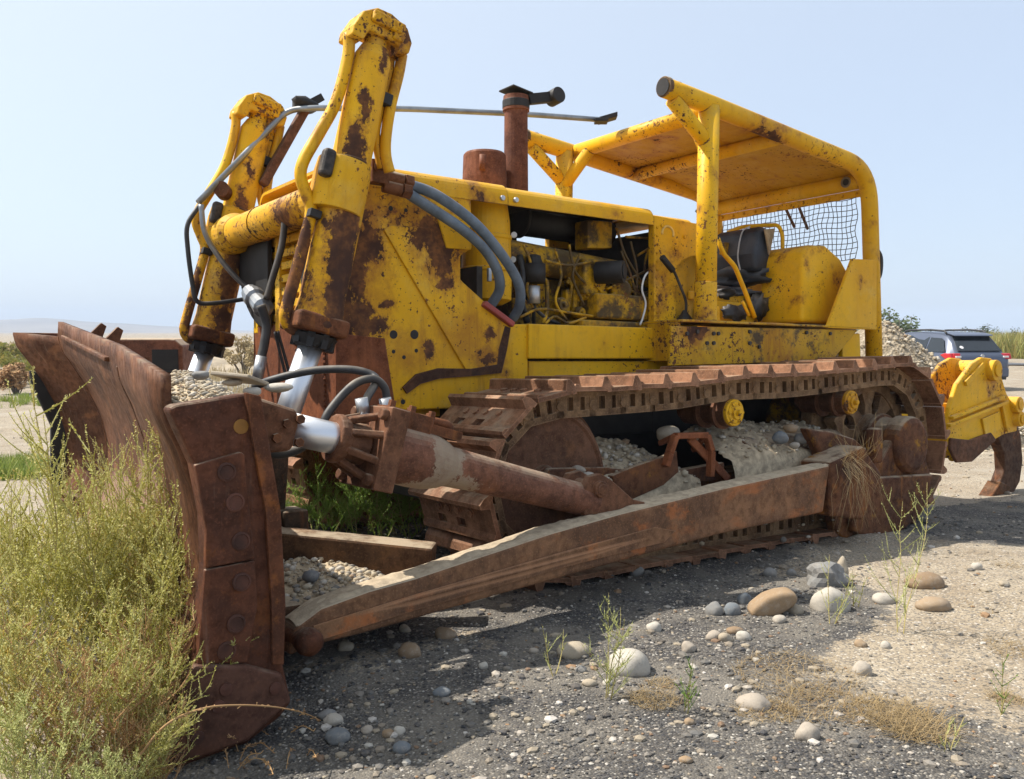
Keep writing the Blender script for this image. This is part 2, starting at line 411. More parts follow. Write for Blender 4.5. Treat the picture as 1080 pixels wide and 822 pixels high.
REDP = mat_plain('faded_red_guard_strip', (.30,.055,.045), .55, dust=.2)
WHITE = mat_plain('white_wire', (.7,.7,.68), .5)
GALV = mat_plain('galvanised_fitting', (.45,.46,.47), .4, .7)
DUSTY = mat_plain('caked_pale_dust', (.40,.32,.22), .95, var=.25, scale=18, bump=.7)

B = empty('bulldozer'); B.matrix_world = ROOTM
tag(B, 'big old rusting yellow crawler bulldozer with a canopy, parked on gravel', 'bulldozer')
def mir(p): return V((p[0], -p[1], p[2]))

# ---------- body: nose (radiator guard), chassis, engine bay
HY = .60
m = MB()
side = at2([(353,200),(400,184),(497,209),(498,262),(486,270),(486,296),(508,321),(539,342),(557,342),(557,428),(420,433),(372,455),(353,455)], HY)
m.prism(side, HY-.05, HY); m.prism(side, -HY, -HY+.05)
zt, zb = 2.16, .80
x0 = 4.0
m.box((3.93,-.55,zb),(3.985,.55,1.36)); m.box((3.90,-.55,1.36),(3.94,.55,2.12))            # bulkhead behind the grille
m.box((2.72,-.5,.86),(3.9,.5,1.0))
body = m.build('body', YSIDE, B, .008)
tag(body, 'nose and side plates of yellow paint stained brown with rust')
m = MB()                                                                                     # overlapping side plate
m.prism(at2([(404,243),(411,238),(452,241),(470,278),(487,298),(537,343),(526,387),(490,390)], HY), HY, HY+.014)
m.build('side_plate', YSIDE, body, .004)
m = MB()
for pts in ([(534,345),(529,368),(525,389),(496,393),(462,394),(440,400),(426,412)],):
    w_ = .027
    P = [at(a, b, y=HY) for a, b in pts]; A_, B_ = [], []
    for i, p in enumerate(P):
        t_ = (P[min(i+1, len(P)-1)]-P[max(i-1, 0)]); n_ = V((-t_.z, 0, t_.x)).normalized()*w_*(.8+.4*math.sin(i*2.1)**2); A_.append(p+n_); B_.append(p-n_)
    q = len(P); yo = V((0,.0165 if w_ > .02 else .017,0))
    m.add([p+yo for p in A_]+[p+yo for p in B_]+A_+B_, [(i,i+1,q+i+1,q+i) for i in range(q-1)]+[(i,2*q+i,2*q+i+1,i+1) for i in range(q-1)]+[(q+i,q+i+1,3*q+i+1,3*q+i) for i in range(q-1)]+[(0,q,3*q,2*q),(q-1,3*q-1,4*q-1,2*q-1)])
m.build('weld_seam', mat_rust('dark_weld_rust', (.10,.045,.028), (.055,.028,.022), (.2,.08,.03), .3, dust=.1), body)
m = MB()
for px, py, r in ((415,353,.024),(437,353,.026),(415,371,.011),(426,377,.011),(439,370,.011),(412,220,.014),(428,222,.011),(425,424,.014)):
    c = at(px, py, y=HY); m.lathe(c+V((0,-.004,0)), c+V((0,1,0)), [(0,r),(.006,r),(.0062,0)], 14)
build_each(m, 'bolt_hole_disc', BLACK, body)  # flat black discs; colour stands in for the darkness inside the holes
m = MB(); m.bar(at(509,320,y=HY+.02), at(540,343,y=HY+.02), .06, .035); m.build('guard_strip', REDP, body, .008)
# flap below the upper nose and an inspection cover
m = MB(); m.prism(at2([(458,222),(496,232),(496,264),(470,262)], HY), HY, HY+.012); m.build('nose_flap', YEL, body, .004)

# front of the nose: grille and rusty guard doors
m = MB()
for z in [1.42+.075*i for i in range(9)]: m.box((3.94,-.50,z),(4.0,.50,z+.045))
for y in (-.54,-.18,.18,.54): m.box((3.94,y-.035,1.36),(4.012,y+.035,2.12))
g = m.build('grille', YEL, B, .004)
m = MB()
for a, b in ((-.585,.10),(.108,.49),(.498,.602)):
    m.box((3.985,a,.72),(4.01,b,1.40 if a < .3 else 1.34))
for z in [.74+.028*i for i in range(23)]: m.cyl((4.008,.104,z),(4.024,.104,z),.008,seg=8); m.cyl((4.008,.494,z),(4.024,.494,z),.008,seg=8)
m.prism([(4.01,.70),(4.01,1.32),(3.72,1.30),(3.66,.95),(3.80,.70)], HY+.002, HY+.02)
m.build('radiator_guard', RPLATE, B, .004)
m = MB()                                                                                     # dark trunnion bracket on the far corner
pr = [(-.80,2.06)]+[(-.26-.54*math.cos(R(a)), 2.0-.62*math.sin(R(a))) for a in range(0, 91, 10)]+[(-.25,1.40),(-.25,2.06)]
for sy in (1,): m.prism([(y*sy, z) for y, z in pr], 4.014, 4.045, axis='x')
mb2 = MB(); mb2.prism([(-y, z) for y, z in pr], 4.014, 4.045, axis='x'); mb2.build('trunnion_bracket', BLACK, B, .006)
m.build('trunnion_bracket', BLACK, B, .006)
m = MB(); m.cyl((4.10,-.74,1.99),(4.10,.74,1.99),.098,seg=28)
m.lathe((4.10,-.74,1.99),(4.10,0,1.99),[(0,.125),(.12,.125),(.16,.10)],28); m.lathe((4.10,.74,1.99),(4.10,0,1.99),[(0,.125),(.10,.125),(.14,.10)],28)
m.cyl((4.10,-.18,1.99),(4.10,-.165,1.99),.103,seg=28)
tub = m.build('trunnion_tube', YPIPE, B)

# frame side rails, belly
m = MB()
for s in (1, -1):
    m.prism(at2([(557.6,341.5),(706,346.5),(706,378.5),(557.6,378.5)], .62), s*.50, s*.62)
    m.prism(at2([(557.6,381),(706,381),(706,412),(557.6,424)], .585), s*.50, s*.585)
build_each(m, 'chassis_rail', YFRAME, B, .008)
m = MB()
for s in (1, -1): m.box((1.62,s*.40,.70),(3.3,s*.55,1.19)); m.box((-.5,s*.35,.70),(1.62,s*.55,1.19))
m.box((-.3,-.5,.35),(3.3,.5,.84)); m.build('belly', BLACK, B, .008)  # coloured black to paint in the darkness behind the track links

# hood
def hoodsec(hw, z0, z1, r, n=6):
    P = [(-hw, z0)]+[(-hw+r-r*math.cos(R(90*i/n)), z1-r+r*math.sin(R(90*i/n))) for i in range(n+1)]
    P += [(hw-r+r*math.sin(R(90*i/n)), z1-r+r*math.cos(R(90*i/n))) for i in range(n+1)]+[(hw, z0)]
    return P
m = MB()
for xa, xb, hw, z1 in ((2.885,3.96,.605,2.245),(1.66,2.88,.60,2.235)):
    h1, h2 = hoodsec(hw, 2.115, z1, .085), hoodsec(hw-.02, 2.117, z1-.02, .07)
    if xa < 2: h1[0] = (-hw, 2.185); h1[1] = (-hw, 2.19); h2[0] = (-hw+.02, 2.185); h2[1] = (-hw+.02, 2.188)
    m.prism(h1+h2[::-1], xa, xb, axis='x')
hood = m.build('hood', YEL, B, .004)
m = MB(); m.obox((3.45,.25,2.262),(.05,0,0),(0,.03,0),(0,0,.015)); m.cyl((3.45,.25,2.27),(3.45,.25,2.305),.018)
for x in (2.93,2.83): m.cyl((x,.60,2.15),(x,.62,2.15),.016)
build_each(m, 'hood_latch', GALV, hood, .003)
# cowl behind the engine
m = MB(); m.prism(at2([(690,227),(736,236),(736,346),(706,346),(690,344)], HY), HY-.06, HY); m.prism(at2([(690,227),(736,236),(736,346),(706,346),(690,344)], HY), -HY, -HY+.06)
m.box((1.30,-.55,1.2),(1.36,.55,2.12)); m.prism(hoodsec(.59, 2.10, 2.20, .07)+hoodsec(.57, 2.10, 2.18, .06)[::-1], 1.26, 1.655, axis='x')
cowl = m.build('cowl', YFRAME, B, .008)
m = MB()
for py in range(240, 345, 9): c = at(693, py, y=HY); m.cyl(c, c+V((0,.008,0)), .009, seg=8)
for px, py in ((700,300),(712,262),(712,285),(722,250),(698,238)): c = at(px, py, y=HY); m.cyl(c, c+V((0,.01,0)), .014, seg=8)
build_each(m, 'rivet', YFRAME, cowl)
m = MB()
ring = [at(704,242,y=HY)+V((0,.003,0))+V((.055*math.cos(R(a)),0,.05*math.sin(R(a)))) for a in range(-10, 215, 15)]
m.tube([p+V((0,0,-.03)) for p in ring], .008, 8); m.build('horseshoe_mark', mat_plain('scraped_pale_paint', (.62,.42,.12), .7), cowl)

# ---------- engine behind the open side
m = MB()
m.box((1.72,-.28,1.1),(2.60,.26,1.60)); m.box((1.75,-.25,1.60),(2.55,.22,1.74))
m.tube([at(520,266,y=.30), at(650,290,y=.30)], .10, 16)                                       # long manifold with rounded face
for i in range(9):
    c = at(598+i*9, 305, y=.33); m.tube([c+V((0,0,.09)), c+V((0,.05,.02)), c+V((0,.02,-.12))], .012, 8)
eng = m.build('engine', YENG, B, .01)
m = MB(); m.box((1.40,-.5,1.42),(1.46,.4,2.02)); m.box((3.0,-.55,1.0),(3.04,.5,1.75)); m.box((1.45,-.55,1.0),(3.0,-.50,1.62))
zg0, zg1 = at(560,259,y=-.53).z, at(560,247,y=-.53).z
m.box((1.40,-.55,1.60),(2.9,-.52,zg0)); m.box((1.99,-.55,zg0),(2.9,-.52,2.185)); m.box((1.2,-.55,zg0),(1.46,-.52,2.185)); m.box((1.36,-.52,1.5),(1.40,.3,2.13)); m.box((1.68,-.55,2.192),(2.86,.57,2.205))  # last box: dark sheet added under the hood to paint its shade
m.box((1.7,.1,1.36),(2.75,.42,1.42)); m.build('firewall_and_dark_sheets', DARK, eng)
m = MB(); m.cyl(at(640,246,y=.1)+V((0,0,-.0)),at(549,232,y=.1),.105,seg=24); m.cyl(at(549,232,y=.1),at(546,231.5,y=.1),.125,seg=24)
m.build('muffler', BLACK, eng)
m = MB(); P = at2([(639,231),(672,240),(672,262),(646,262),(639,258)], .32); m.prism(at2([(620,232),(646,234),(646,262),(620,262)], .36), .22, .36); m.build('expansion_tank', YENG, eng, .01)
m = MB()
for i in range(7):
    a = at(596+i*8, 298, y=.34); m.cyl(a, a+V((0,.035,0)), .016, seg=6, smooth=False); m.box(a+V((-.018,-.02,-.20)), a+V((.018,.03,-.05)))
for i in range(10):
    a = at(585+i*10.5, 343, y=.40); m.cyl(a, a+V((0,.03,0)), .013, seg=6, smooth=False)
for px, py, r in ((588,322,.05),(612,312,.035),(607,330,.04),(630,310,.03),(680,316,.06),(682,300,.03)):
    a = at(px, py, y=.36); m.lathe(a, a+V((0,1,0)), [(0,r),(.05,r),(.055,r*.8),(.07,r*.8),(.07,r*.35),(.09,r*.3)], 14)
build_each(m, 'engine_casting', YENG, eng, .004)
m = MB()
for a_, b_, z_ in ((548,556,330),(552,590,338),(640,676,322)):
    m.tube(curve([at(a_, z_-28, y=.42), at((a_+b_)/2, z_-6, y=.46), at(b_, z_+4, y=.44)], 6), .012, 8)
m.tube(curve([at(548,270,y=.40), at(552,290,y=.44), at(549,315,y=.44), at(556,340,y=.42)], 6), .022, 10)
build_each(m, 'engine_hose', RUBBER, eng)
m = MB(); m.obox(at(622,293,y=.40), (.10,0,0),(0,.06,0),(0,0,.12)); m.obox(at(648,325,y=.42),(.24,0,0),(0,.10,0),(0,0,.085)); m.obox(at(640,344,y=.42),(.3,0,0),(0,.1,0),(0,0,.03))
m.cyl(at(655,306,y=.42), at(655,306,y=.50), .07); m.build('injection_pump', YENG, eng, .02, 3)
m = MB(); a = at(629,288,y=.46); m.cyl(a, a+V((-.10,.16,0)), .075, seg=20); m.cyl(a+V((-.10,.16,0)), a+V((-.105,.168,0)), .05, seg=16); m.build('breather', BLACK, eng, .005)
m = MB()
c = at(563,302,y=.45); m.cyl(c+V((0,0,.02)), c+V((0,0,.14)), .075); m.lathe(c+V((0,0,.14)), c+V((0,0,1)), [(0,.05),(.05,.045),(.06,.02)], 14)
m.cyl(at(563,345,y=.45), at(563,310,y=.45), .012)
m.tube(bend([at(562,283,y=.44), at(560,274,y=.45), at(568,271,y=.46), at(572,278,y=.46), at(570,287,y=.45)], .03), .008)
build_each(m, 'fuel_filter', BLACK, eng)
m = MB(); c = at(563,312,y=.47); m.cyl(c+V((0,0,-.05)), c+V((0,0,.06)), .04); m.build('filter_bowl', GALV, eng)
m = MB(); m.tube(bend([at(573,294,y=.46), at(577,297,y=.46), at(577,330,y=.46), at(572,342,y=.46)], .03), .014)
for pts in ([(665,255),(672,290),(667,335)], [(655,265),(668,300),(672,340)], [(672,270),(690,258),(690,250)], [(640,305),(660,296),(690,282)], [(600,258),(606,285),(618,300)], [(575,342),(585,334),(600,341),(618,335)], [(660,250),(690,252)], [(650,240),(660,270),(678,300)], [(552,258),(560,280),(556,305),(562,325)], [(585,262),(592,290),(586,318),(598,338)], [(612,268),(604,292),(616,322)], [(628,300),(640,312),(662,306),(686,318)], [(548,335),(570,326),(600,330),(640,336)], [(668,300),(676,316),(672,338)], [(684,262),(680,285),(688,310),(684,338)], [(575,275),(600,280),(625,276)]):
    m.tube(curve([at(a, b, y=.47) for a, b in pts], 6), .009, 8)
build_each(m, 'fuel_line', YENG, eng)
m = MB(); m.tube(curve([at(a, b, y=.53) for a, b in ((690,285),(681,290),(677,305),(681,320),(678,335),(675,343))], 6), .007, 8); m.build('loose_wire', WHITE, eng)
# air cleaner
m = MB(); c0, c1 = at(513,322,y=.36), at(513,213,y=.36); L = (c1-c0).length
m.lathe(c0, c1, [(0,.10),(.03,.155),(.20,.158),(.205,.166),(.225,.166),(.23,.155),(L*.62,.152),(L*.62+.01,.158),(L*.62+.03,.158),(L*.64+.02,.148),(L-.12,.146),(L,.128)], 32)
ac = m.build('air_cleaner', mat_yellow('dented_yellow_canister', 0, .25, tone=1.0), B, .003)
m = MB(); c = at(516,290,y=.53); m.obox(c,(.012,0,0),(0,.01,0),(0,0,.04)); m.cyl(at(542,248,y=.44),at(542,248,y=.46),.02); m.cyl(at(541,274,y=.44),at(541,274,y=.46),.02); m.build('clamp', GALV, ac, .003)
# stack and pre-cleaner
m = MB(); c0, c1 = V((2.38,0,2.2)), V((2.38,0,3.0)); m.lathe(c0, c1, [(0,.085),(.70,.080),(.70,.092),(.76,.092),(.78,.088),(.80,.086),(.80,.074),(.5,.07)], 24)
st = m.build('exhaust_stack', RSTACK, B)
m = MB(); m.lathe((2.38,0,2.965), (2.38,0,4), [(-.05,.094),(0,.094),(.004,.094)], 24); m.obox((2.38,0,3.03),(.085,0,.012),(0,.085,0),(0,0,.006))
a = V((2.38,.0,3.0)); m.bar(a+V((-.07,.05,-.02)), a+V((-.26,.10,.02)), .05, .07); m.cyl(a+V((-.26,.05,.015)), a+V((-.26,.15,.025)), .055)
m.build('rain_cap', BLACK, st, .004)
m = MB(); m.lathe((2.64,0,2.2), (2.64,0,3), [(0,.11),(.12,.11),(.13,.145),(.20,.148),(.36,.142),(.375,.13),(.378,.0)], 28); m.cyl((2.64+.1,.12,2.43),(2.64+.1,.12,2.53),.02)
m.build('pre_cleaner', RSTACK, B)

# ---------- lift cylinders (near and far alike)
def lift_cylinder(yc):
    dy = yc-.83
    def a(px, py, y=.83): return at(px, py, y=y)+V((0, dy, 0))
    top, bot = a(395,52), a(333,348); ax = (top-bot).normalized(); L = (top-bot).length
    m = MB()
    m.lathe(bot, top, [(0,.125),(.02,.128),(L*.06,.118),(L*.10,.112),(L*.55,.112),(L*.56,.106),(L*.585,.106),(L*.59,.098),(L*.96,.096),(L,.07)], 36)
    cyl = m.build('lift_cylinder', YCYL, B)
    m = MB(); q = a(341,262)
    # gland and wiper at the lower end
    m = MB(); side = ax.cross(V((0,1,0))).normalized()
    m.obox(bot+ax*.02+side*-.01, side*.135, V((0,.125,0)), ax*.045); m.build('gland_block', mat_gland, cyl, .02, 3)
    m = MB(); m.lathe(bot-ax*.095, bot, [(0,.075),(.01,.095),(.06,.115)], 20)
    for k in range(26):
        an = k*.7; w = side*math.cos(an)+V((0,1,0))*math.sin(an); p = bot-ax*(.05+.02*math.sin(k*2.3))+w*.085; m.obox(p, w*.022, w.cross(ax)*.016, ax*(.022+.012*math.sin(k*1.7)))
    m.build('torn_boot', BLACK, cyl)
    m = MB(); m.cyl(bot-ax*.03, a(289,478), .060, seg=28); m.build('chrome_rod', CHROME, cyl)
    # collar on the trunnion
    m = MB(); cpt = a(358,199); m.lathe(cpt-ax*.13, cpt+ax*.13, [(0,.112),(.0,.135),(.07,.14),(.19,.14),(.26,.132),(.26,.112)], 32)
    m.cyl(V((4.10,dy+.83-.16,1.99)), V((4.10,dy+.83+.12,1.99)), .085, seg=24)
    m.build('trunnion_collar', YPIPE, cyl, .004)
    m = MB(); m.obox(a(345,172,.92), side*.032, V((0,.03,0)), ax*.07); m.build('valve_block', mat_plain('oily_black_block', (.03,.024,.02), .5, var=.8, scale=30, bump=.6, dust=.3), cyl, .02, 3)
    # head at the top with bolted cover
    m = MB(); h = top+ax*.06
    pr = [(-.155,-.04),(-.16,.02),(-.12,.085),(-.02,.115),(.06,.11),(.13,.06),(.165,-.03),(.165,-.08),(.10,-.08),(.08,-.02),(-.09,-.02),(-.10,-.06)]
    vs = [h+side*(-u)+ax*v+V((0,sg*.085,0)) for sg in (-1,1) for u, v in pr]; n = len(pr)
    m.add(vs, [tuple(range(n))[::-1], tuple(range(n,2*n))]+[(i,(i+1)%n,(i+1)%n+n,i+n) for i in range(n)])
    for sg in (-1, 1):
        for u, v in ((-.06,.06),(.06,.05)):
            p = h+side*(-u)+ax*v+V((0,sg*.085,0)); m.cyl(p, p+V((0,sg*.03,0)), .026, seg=6, smooth=False)
    m.obox(h+ax*.055+side*-.0, side*.085, V((0,.11,0)), ax*.03); m.obox(h+ax*.04+side*.075, side*.03, V((0,.10,0)), ax*.05)
    m.cyl(top-ax*.03, top+ax*.08, .06)
    m.build('cylinder_head', YPIPE, cyl, .012, 3)
    m = MB(); P = [(367,36),(366,60),(354,106),(336,140),(320,168),(316,186),(322,205),(327,224),(318,262),(303,318),(300,335),(306,346),(318,349)]
    m.tube(curve([a(u+1, v) for u, v in P], 5), .030, 14)
    m.build('hydraulic_pipe', YCYL, cyl)
    m = MB(); m.tube(curve([a(u, v) for u, v in ((424,58),(420,80),(412,112),(407,145),(407,165),(411,182))], 5), .029, 14)
    m.tube(curve([a(u, v, .80) for u, v in ((413,58),(408,90),(398,130),(397,150),(402,178))], 5), .022, 14)
    m.build('return_pipe', YCYL, cyl)
    m = MB(); m.obox(a(405,106), side*.03, V((0,.04,0)), ax*.03); m.obox(a(331,226,.86), side*.03, V((0,.03,0)), ax*.02)
    build_each(m, 'pipe_clamp', BLACK, cyl, .004)
    return cyl
mat_gland = mat_rust('gland_rust', (.16,.06,.03), (.06,.03,.022), (.40,.15,.02), .7, dust=.2)
def bl3(px, py, hw, hh): c = at(px, py, y=.83); return (c, (hw, 2.5, hh))
YCYL = mat_yellow('rust_blotched_cylinder_paint', .12, .85, [
    bl3(352,272,.085,.24), bl3(345,320,.09,.13), bl3(362,235,.06,.13), bl3(370,160,.045,.12), bl3(378,120,.03,.09), bl3(364,203,.06,.06), bl3(399,66,.025,.08), bl3(306,318,.05,.25), bl3(318,262,.03,.25), bl3(336,345,.12,.05)])
lift_cylinder(.83); lift_cylinder(-.83)
# pipes and couplings by the near cylinder top
m = MB()
for i, off in enumerate((0, .05)):
    c = at(406-i*2, 186+i*10, y=.72); m.cyl(c, c+V((-.10,.02,-.015)), .035, seg=14); m.cyl(c+V((-.10,.02,-.015)), c+V((-.15,.02,-.02)), .042, seg=6, smooth=False)
m.obox(at(398,182,y=.72), (.05,0,0),(0,.04,0),(0,0,.06)); m.cyl(at(400,176,y=.76), at(400,176,y=.80), .025)
m.build('hose_coupling', RUST, B, .004)
for pts in ([(428,194),(460,206),(500,235),(530,270),(547,300),(548,322),(541,336)], [(421,198),(450,217),(485,240),(510,262),(524,285),(527,305),(518,322)]):
    m = MB(); P = [at(a, b, y=y) for (a, b), y in zip(pts, (.71,.74,.75,.73,.69,.64,.56))]; m.tube(curve(P, 7), .030, 14)
    m.build('hydraulic_hose', HOSE, B)

# ---------- blade
BW = 2.05
PLAN = [(-1.80,5.18),(-1.45,4.965),(.66,5.07),(2.05,5.235)]
PROF = [(0.0,.019),(.06,.006),(.14,-.035),(.28,-.085),(.45,-.115),(.60,-.105),(.76,-.05),(.88,.03),(.95,.075),(1.0,.07)]   # down the face, forward offset
def planx(y):
    for (a, xa), (b, xb) in zip(PLAN, PLAN[1:]):
        if y <= b: return xa+(xb-xa)*(y-a)/(b-a)
    return PLAN[-1][1]
def ztop(y): return 1.205-.0975*y
def zbot(y): return .075-.0925*y
def bp(y, t, back=0.0, lift=0.0):
    f = .019-.35*t if t < 0 else None
    for (a, fa), (b, fb) in zip(PROF, PROF[1:]):
        if t <= b+1e-9: f = fa+(fb-fa)*max(0, (t-a))/(b-a); break
    f -= .42*max(0, t-.1)*max(0, (1.0-y)/3.0)**1.3
    return V((planx(y)+f-back, y, ztop(y)+(zbot(y)-ztop(y))*t+lift))
ys = [-1.80,-1.62,-1.455,-1.445,-.8,-.2,.4,.65,.67,1.1,1.6,1.99]
ts = [i/24 for i in range(25)]
m = MB(); fr = [bp(y, (0 if y < -1.45 else -.085)+t*(1 if y < -1.45 else 1.085)) for y in ys for t in ts]
bk = [V((planx(y)-.29-.06*t, y, ztop(y)+(zbot(y)-ztop(y))*(t if t > 0 else .13/1.2))) for y in ys for t in ts]
bk2 = [p-V((.030,0,0)) for p in fr]
n = len(ts); K = len(ys)
gridf = lambda o: [(o+i*n+j, o+i*n+j+1, o+(i+1)*n+j+1, o+(i+1)*n+j) for i in range(K-1) for j in range(n-1)]
m.add(fr+bk2, gridf(0)+[f[::-1] for f in gridf(K*n)]+[(i*n, (i+1)*n, K*n+(i+1)*n, K*n+i*n) for i in range(K-1)]+[(i*n+n-1, K*n+i*n+n-1, K*n+(i+1)*n+n-1, (i+1)*n+n-1) for i in range(K-1)]
      +[(j, K*n+j, K*n+j+1, j+1) for j in range(n-1)]+[((K-1)*n+j, (K-1)*n+j+1, K*n+(K-1)*n+j+1, K*n+(K-1)*n+j) for j in range(n-1)], True)
blade = m.build('blade', RBLADE, B)
m = MB()                                                                                     # box back of the blade
for ya, yb in zip(ys, ys[1:]):
    for t0, t1 in ((.10,.99),):
        a = [V((planx(y)-b-.06*t, y, ztop(y)+(zbot(y)-ztop(y))*t)) for y in (ya, yb) for b, t in ((.13,.10),(.31,.10),(.31,.97),(.09,.97))]
        m.add(a, [(0,1,5,4),(1,2,6,5),(2,3,7,6)])
for y in (-1.6,-.55,.4,1.5): m.box((planx(y)-.36,y-.02,zbot(y)+.1),(planx(y)-.30,y+.02,ztop(y)-.05))
m.build('back_box', RPURP, blade)
m = MB()                                                                                     # wing seams
for y in (-1.45,.66):
    m = MB()
    for t, u in zip(ts, ts[1:]): m.bar(bp(y, t)+V((-.004,0,0)), bp(y, u)+V((-.004,0,0)), .02, .016, up=(1,0,0))
    m.build('wing_seam', RUST, blade)
m = MB(); a, b = V((5.00,-1.18,ztop(-1.18)+.015)), V((5.085,.45,ztop(.45)+.015)); m.bar(a, b, .03, .022); m.build('top_ledge', RBLADE, blade, .006)
m = MB()
for ya, yb in zip(ys, ys[1:]):
    a, b = bp(ya, .985), bp(yb, .985); m.bar(a+V((.02,0,-.02)), b+V((.02,0,-.02)), .05, .16, up=(.3,0,1))
m.build('cutting_edge', RBLADE, blade, .006)
m = MB()
for y in (-.95,-.52): m.prism([(4.96,ztop(y)-.02),(4.84,ztop(y)-.02),(4.80,ztop(y)+.10),(4.83,ztop(y)+.12)], y-.02, y+.02)
build_each(m, 'gusset', RPURP, blade, .004)
# near end plate
EY = 2.06
ep = at2([(178,431),(186,427),(262,415),(275,419),(283,470),(295,540),(301,639),(299,700),(308,741),(296,757),(261,785),(168,818),(160,806),(161,778),(180,753),(207,701),(218,597),(216,545),(205,490)], EY+.06)
m = MB(); m.prism(ep, EY-.03, EY+.06); e = m.build('end_plate', REND, blade, .014, 3)
tag(e, 'dark red rusted end plate of the blade')
m = MB(); m.prism(at2([(206,491),(255,477),(259,480),(266,560),(270,590),(217,600),(218,560)], EY+.09), EY+.06, EY+.085)
m.prism(at2([(217,602),(270,592),(273,640),(262,700),(209,702)], EY+.09), EY+.06, EY+.082)
m.build('wear_plate', REND, e, .005)
m = MB(); m.prism(at2([(180,753),(207,703),(262,703),(299,712),(308,741),(262,783),(168,816),(161,803),(162,778)], EY+.11), EY+.06, EY+.105); m.build('end_bit', mat_rust('scoured_dark_rust', (.105,.050,.040), (.068,.032,.026), (.20,.08,.04), .2, dust=.1), e, .012, 3)
m = MB(); m.prism(at2([(259,414),(276,418),(285,470),(297,540),(302,639),(300,702),(288,702),(287,640),(281,540),(268,470)], EY+.085), EY+.06, EY+.083); m.build('edge_strip', mat_rust('orange_edge_rust', (.15,.056,.030), (.085,.034,.022), (.38,.13,.03), .42, dust=.1, streakdir=(14,14,1)), e, .005)
m = MB()
for px, py in ((239,498),(248,530),(254,571),(255,614),(249,658),(239,687)):
    c = at(px, py, y=EY+.085); m.lathe(c-V((0,.01,0)), c+V((0,1,0)), [(0,.030),(.014,.030),(.016,.024),(.012,.022),(.012,0)], 16)
for px, py in ((238,727),(208,778),(290,726),(230,745)): c = at(px, py, y=EY+.105); m.lathe(c-V((0,.01,0)), c+V((0,1,0)), [(0,.022),(.016,.020),(.018,0)], 14)
build_each(m, 'plate_bolt', mat_plain('worn_bolt_head', (.075,.028,.017), .75, var=.5), e)
m = MB(); c = at(254,450,y=EY+.06); m.lathe(c-V((0,.01,0)), c+V((0,1,0)), [(0,.024),(.014,.024),(.015,0)], 18); m.build('yellow_plug', mat_plain('dull_yellow_plug', (.26,.12,.02), .7), e)
m = MB(); m.prism([(p[0], p[1]) for p in [(bp(-1.80,t).x, bp(-1.80,t).z) for t in ts]+[(4.55,zbot(-BW)),(4.84,ztop(-BW)-.02)]], -1.83, -1.80); m.build('far_end_plate', REND, blade, .01)
m = MB(); m.prism([(bp(-1.80,t).x+d_, bp(-1.80,t).z) for t, d_ in ((.22,.03),(.3,.075),(.55,.075),(.95,.05))]+[(bp(-1.80,t).x-.06, bp(-1.80,t).z) for t in (.95,.55,.25)], -1.87, -1.83); m.build('far_end_bit', BLACK, blade, .01)
# bracket for the tilt cylinder and the lower hitch block
m = MB(); m.prism(at2([(272,419),(312,432),(318,440),(309,476),(270,480)], 1.83), 1.62, 1.83); m.build('tilt_bracket', RPURP, blade, .02, 3)
m = MB(); c = at(302,447,y=1.83); 
for dx, dz in ((0,0),(.05,.015),(-.04,-.05),(.045,-.07)): m.cyl(c+V((-dx,0,dz)), c+V((-dx,.018,dz)), .018, seg=6, smooth=False)
build_each(m, 'bracket_bolt', RUST, blade)
m = MB(); m.cyl(at(289,470,y=.9), at(284,545,y=.9), .07, seg=20); m.obox(at(306,550,y=.95),(.06,0,0),(0,.08,0),(0,0,.06)); m.obox(at(302,572,y=1.0),(.09,0,0),(0,.1,0),(0,0,.06)); m.build('rod_clevis', mat_rust('dark_greasy_rust', (.08,.045,.03), (.04,.028,.022), dust=.5), blade, .012, 3)

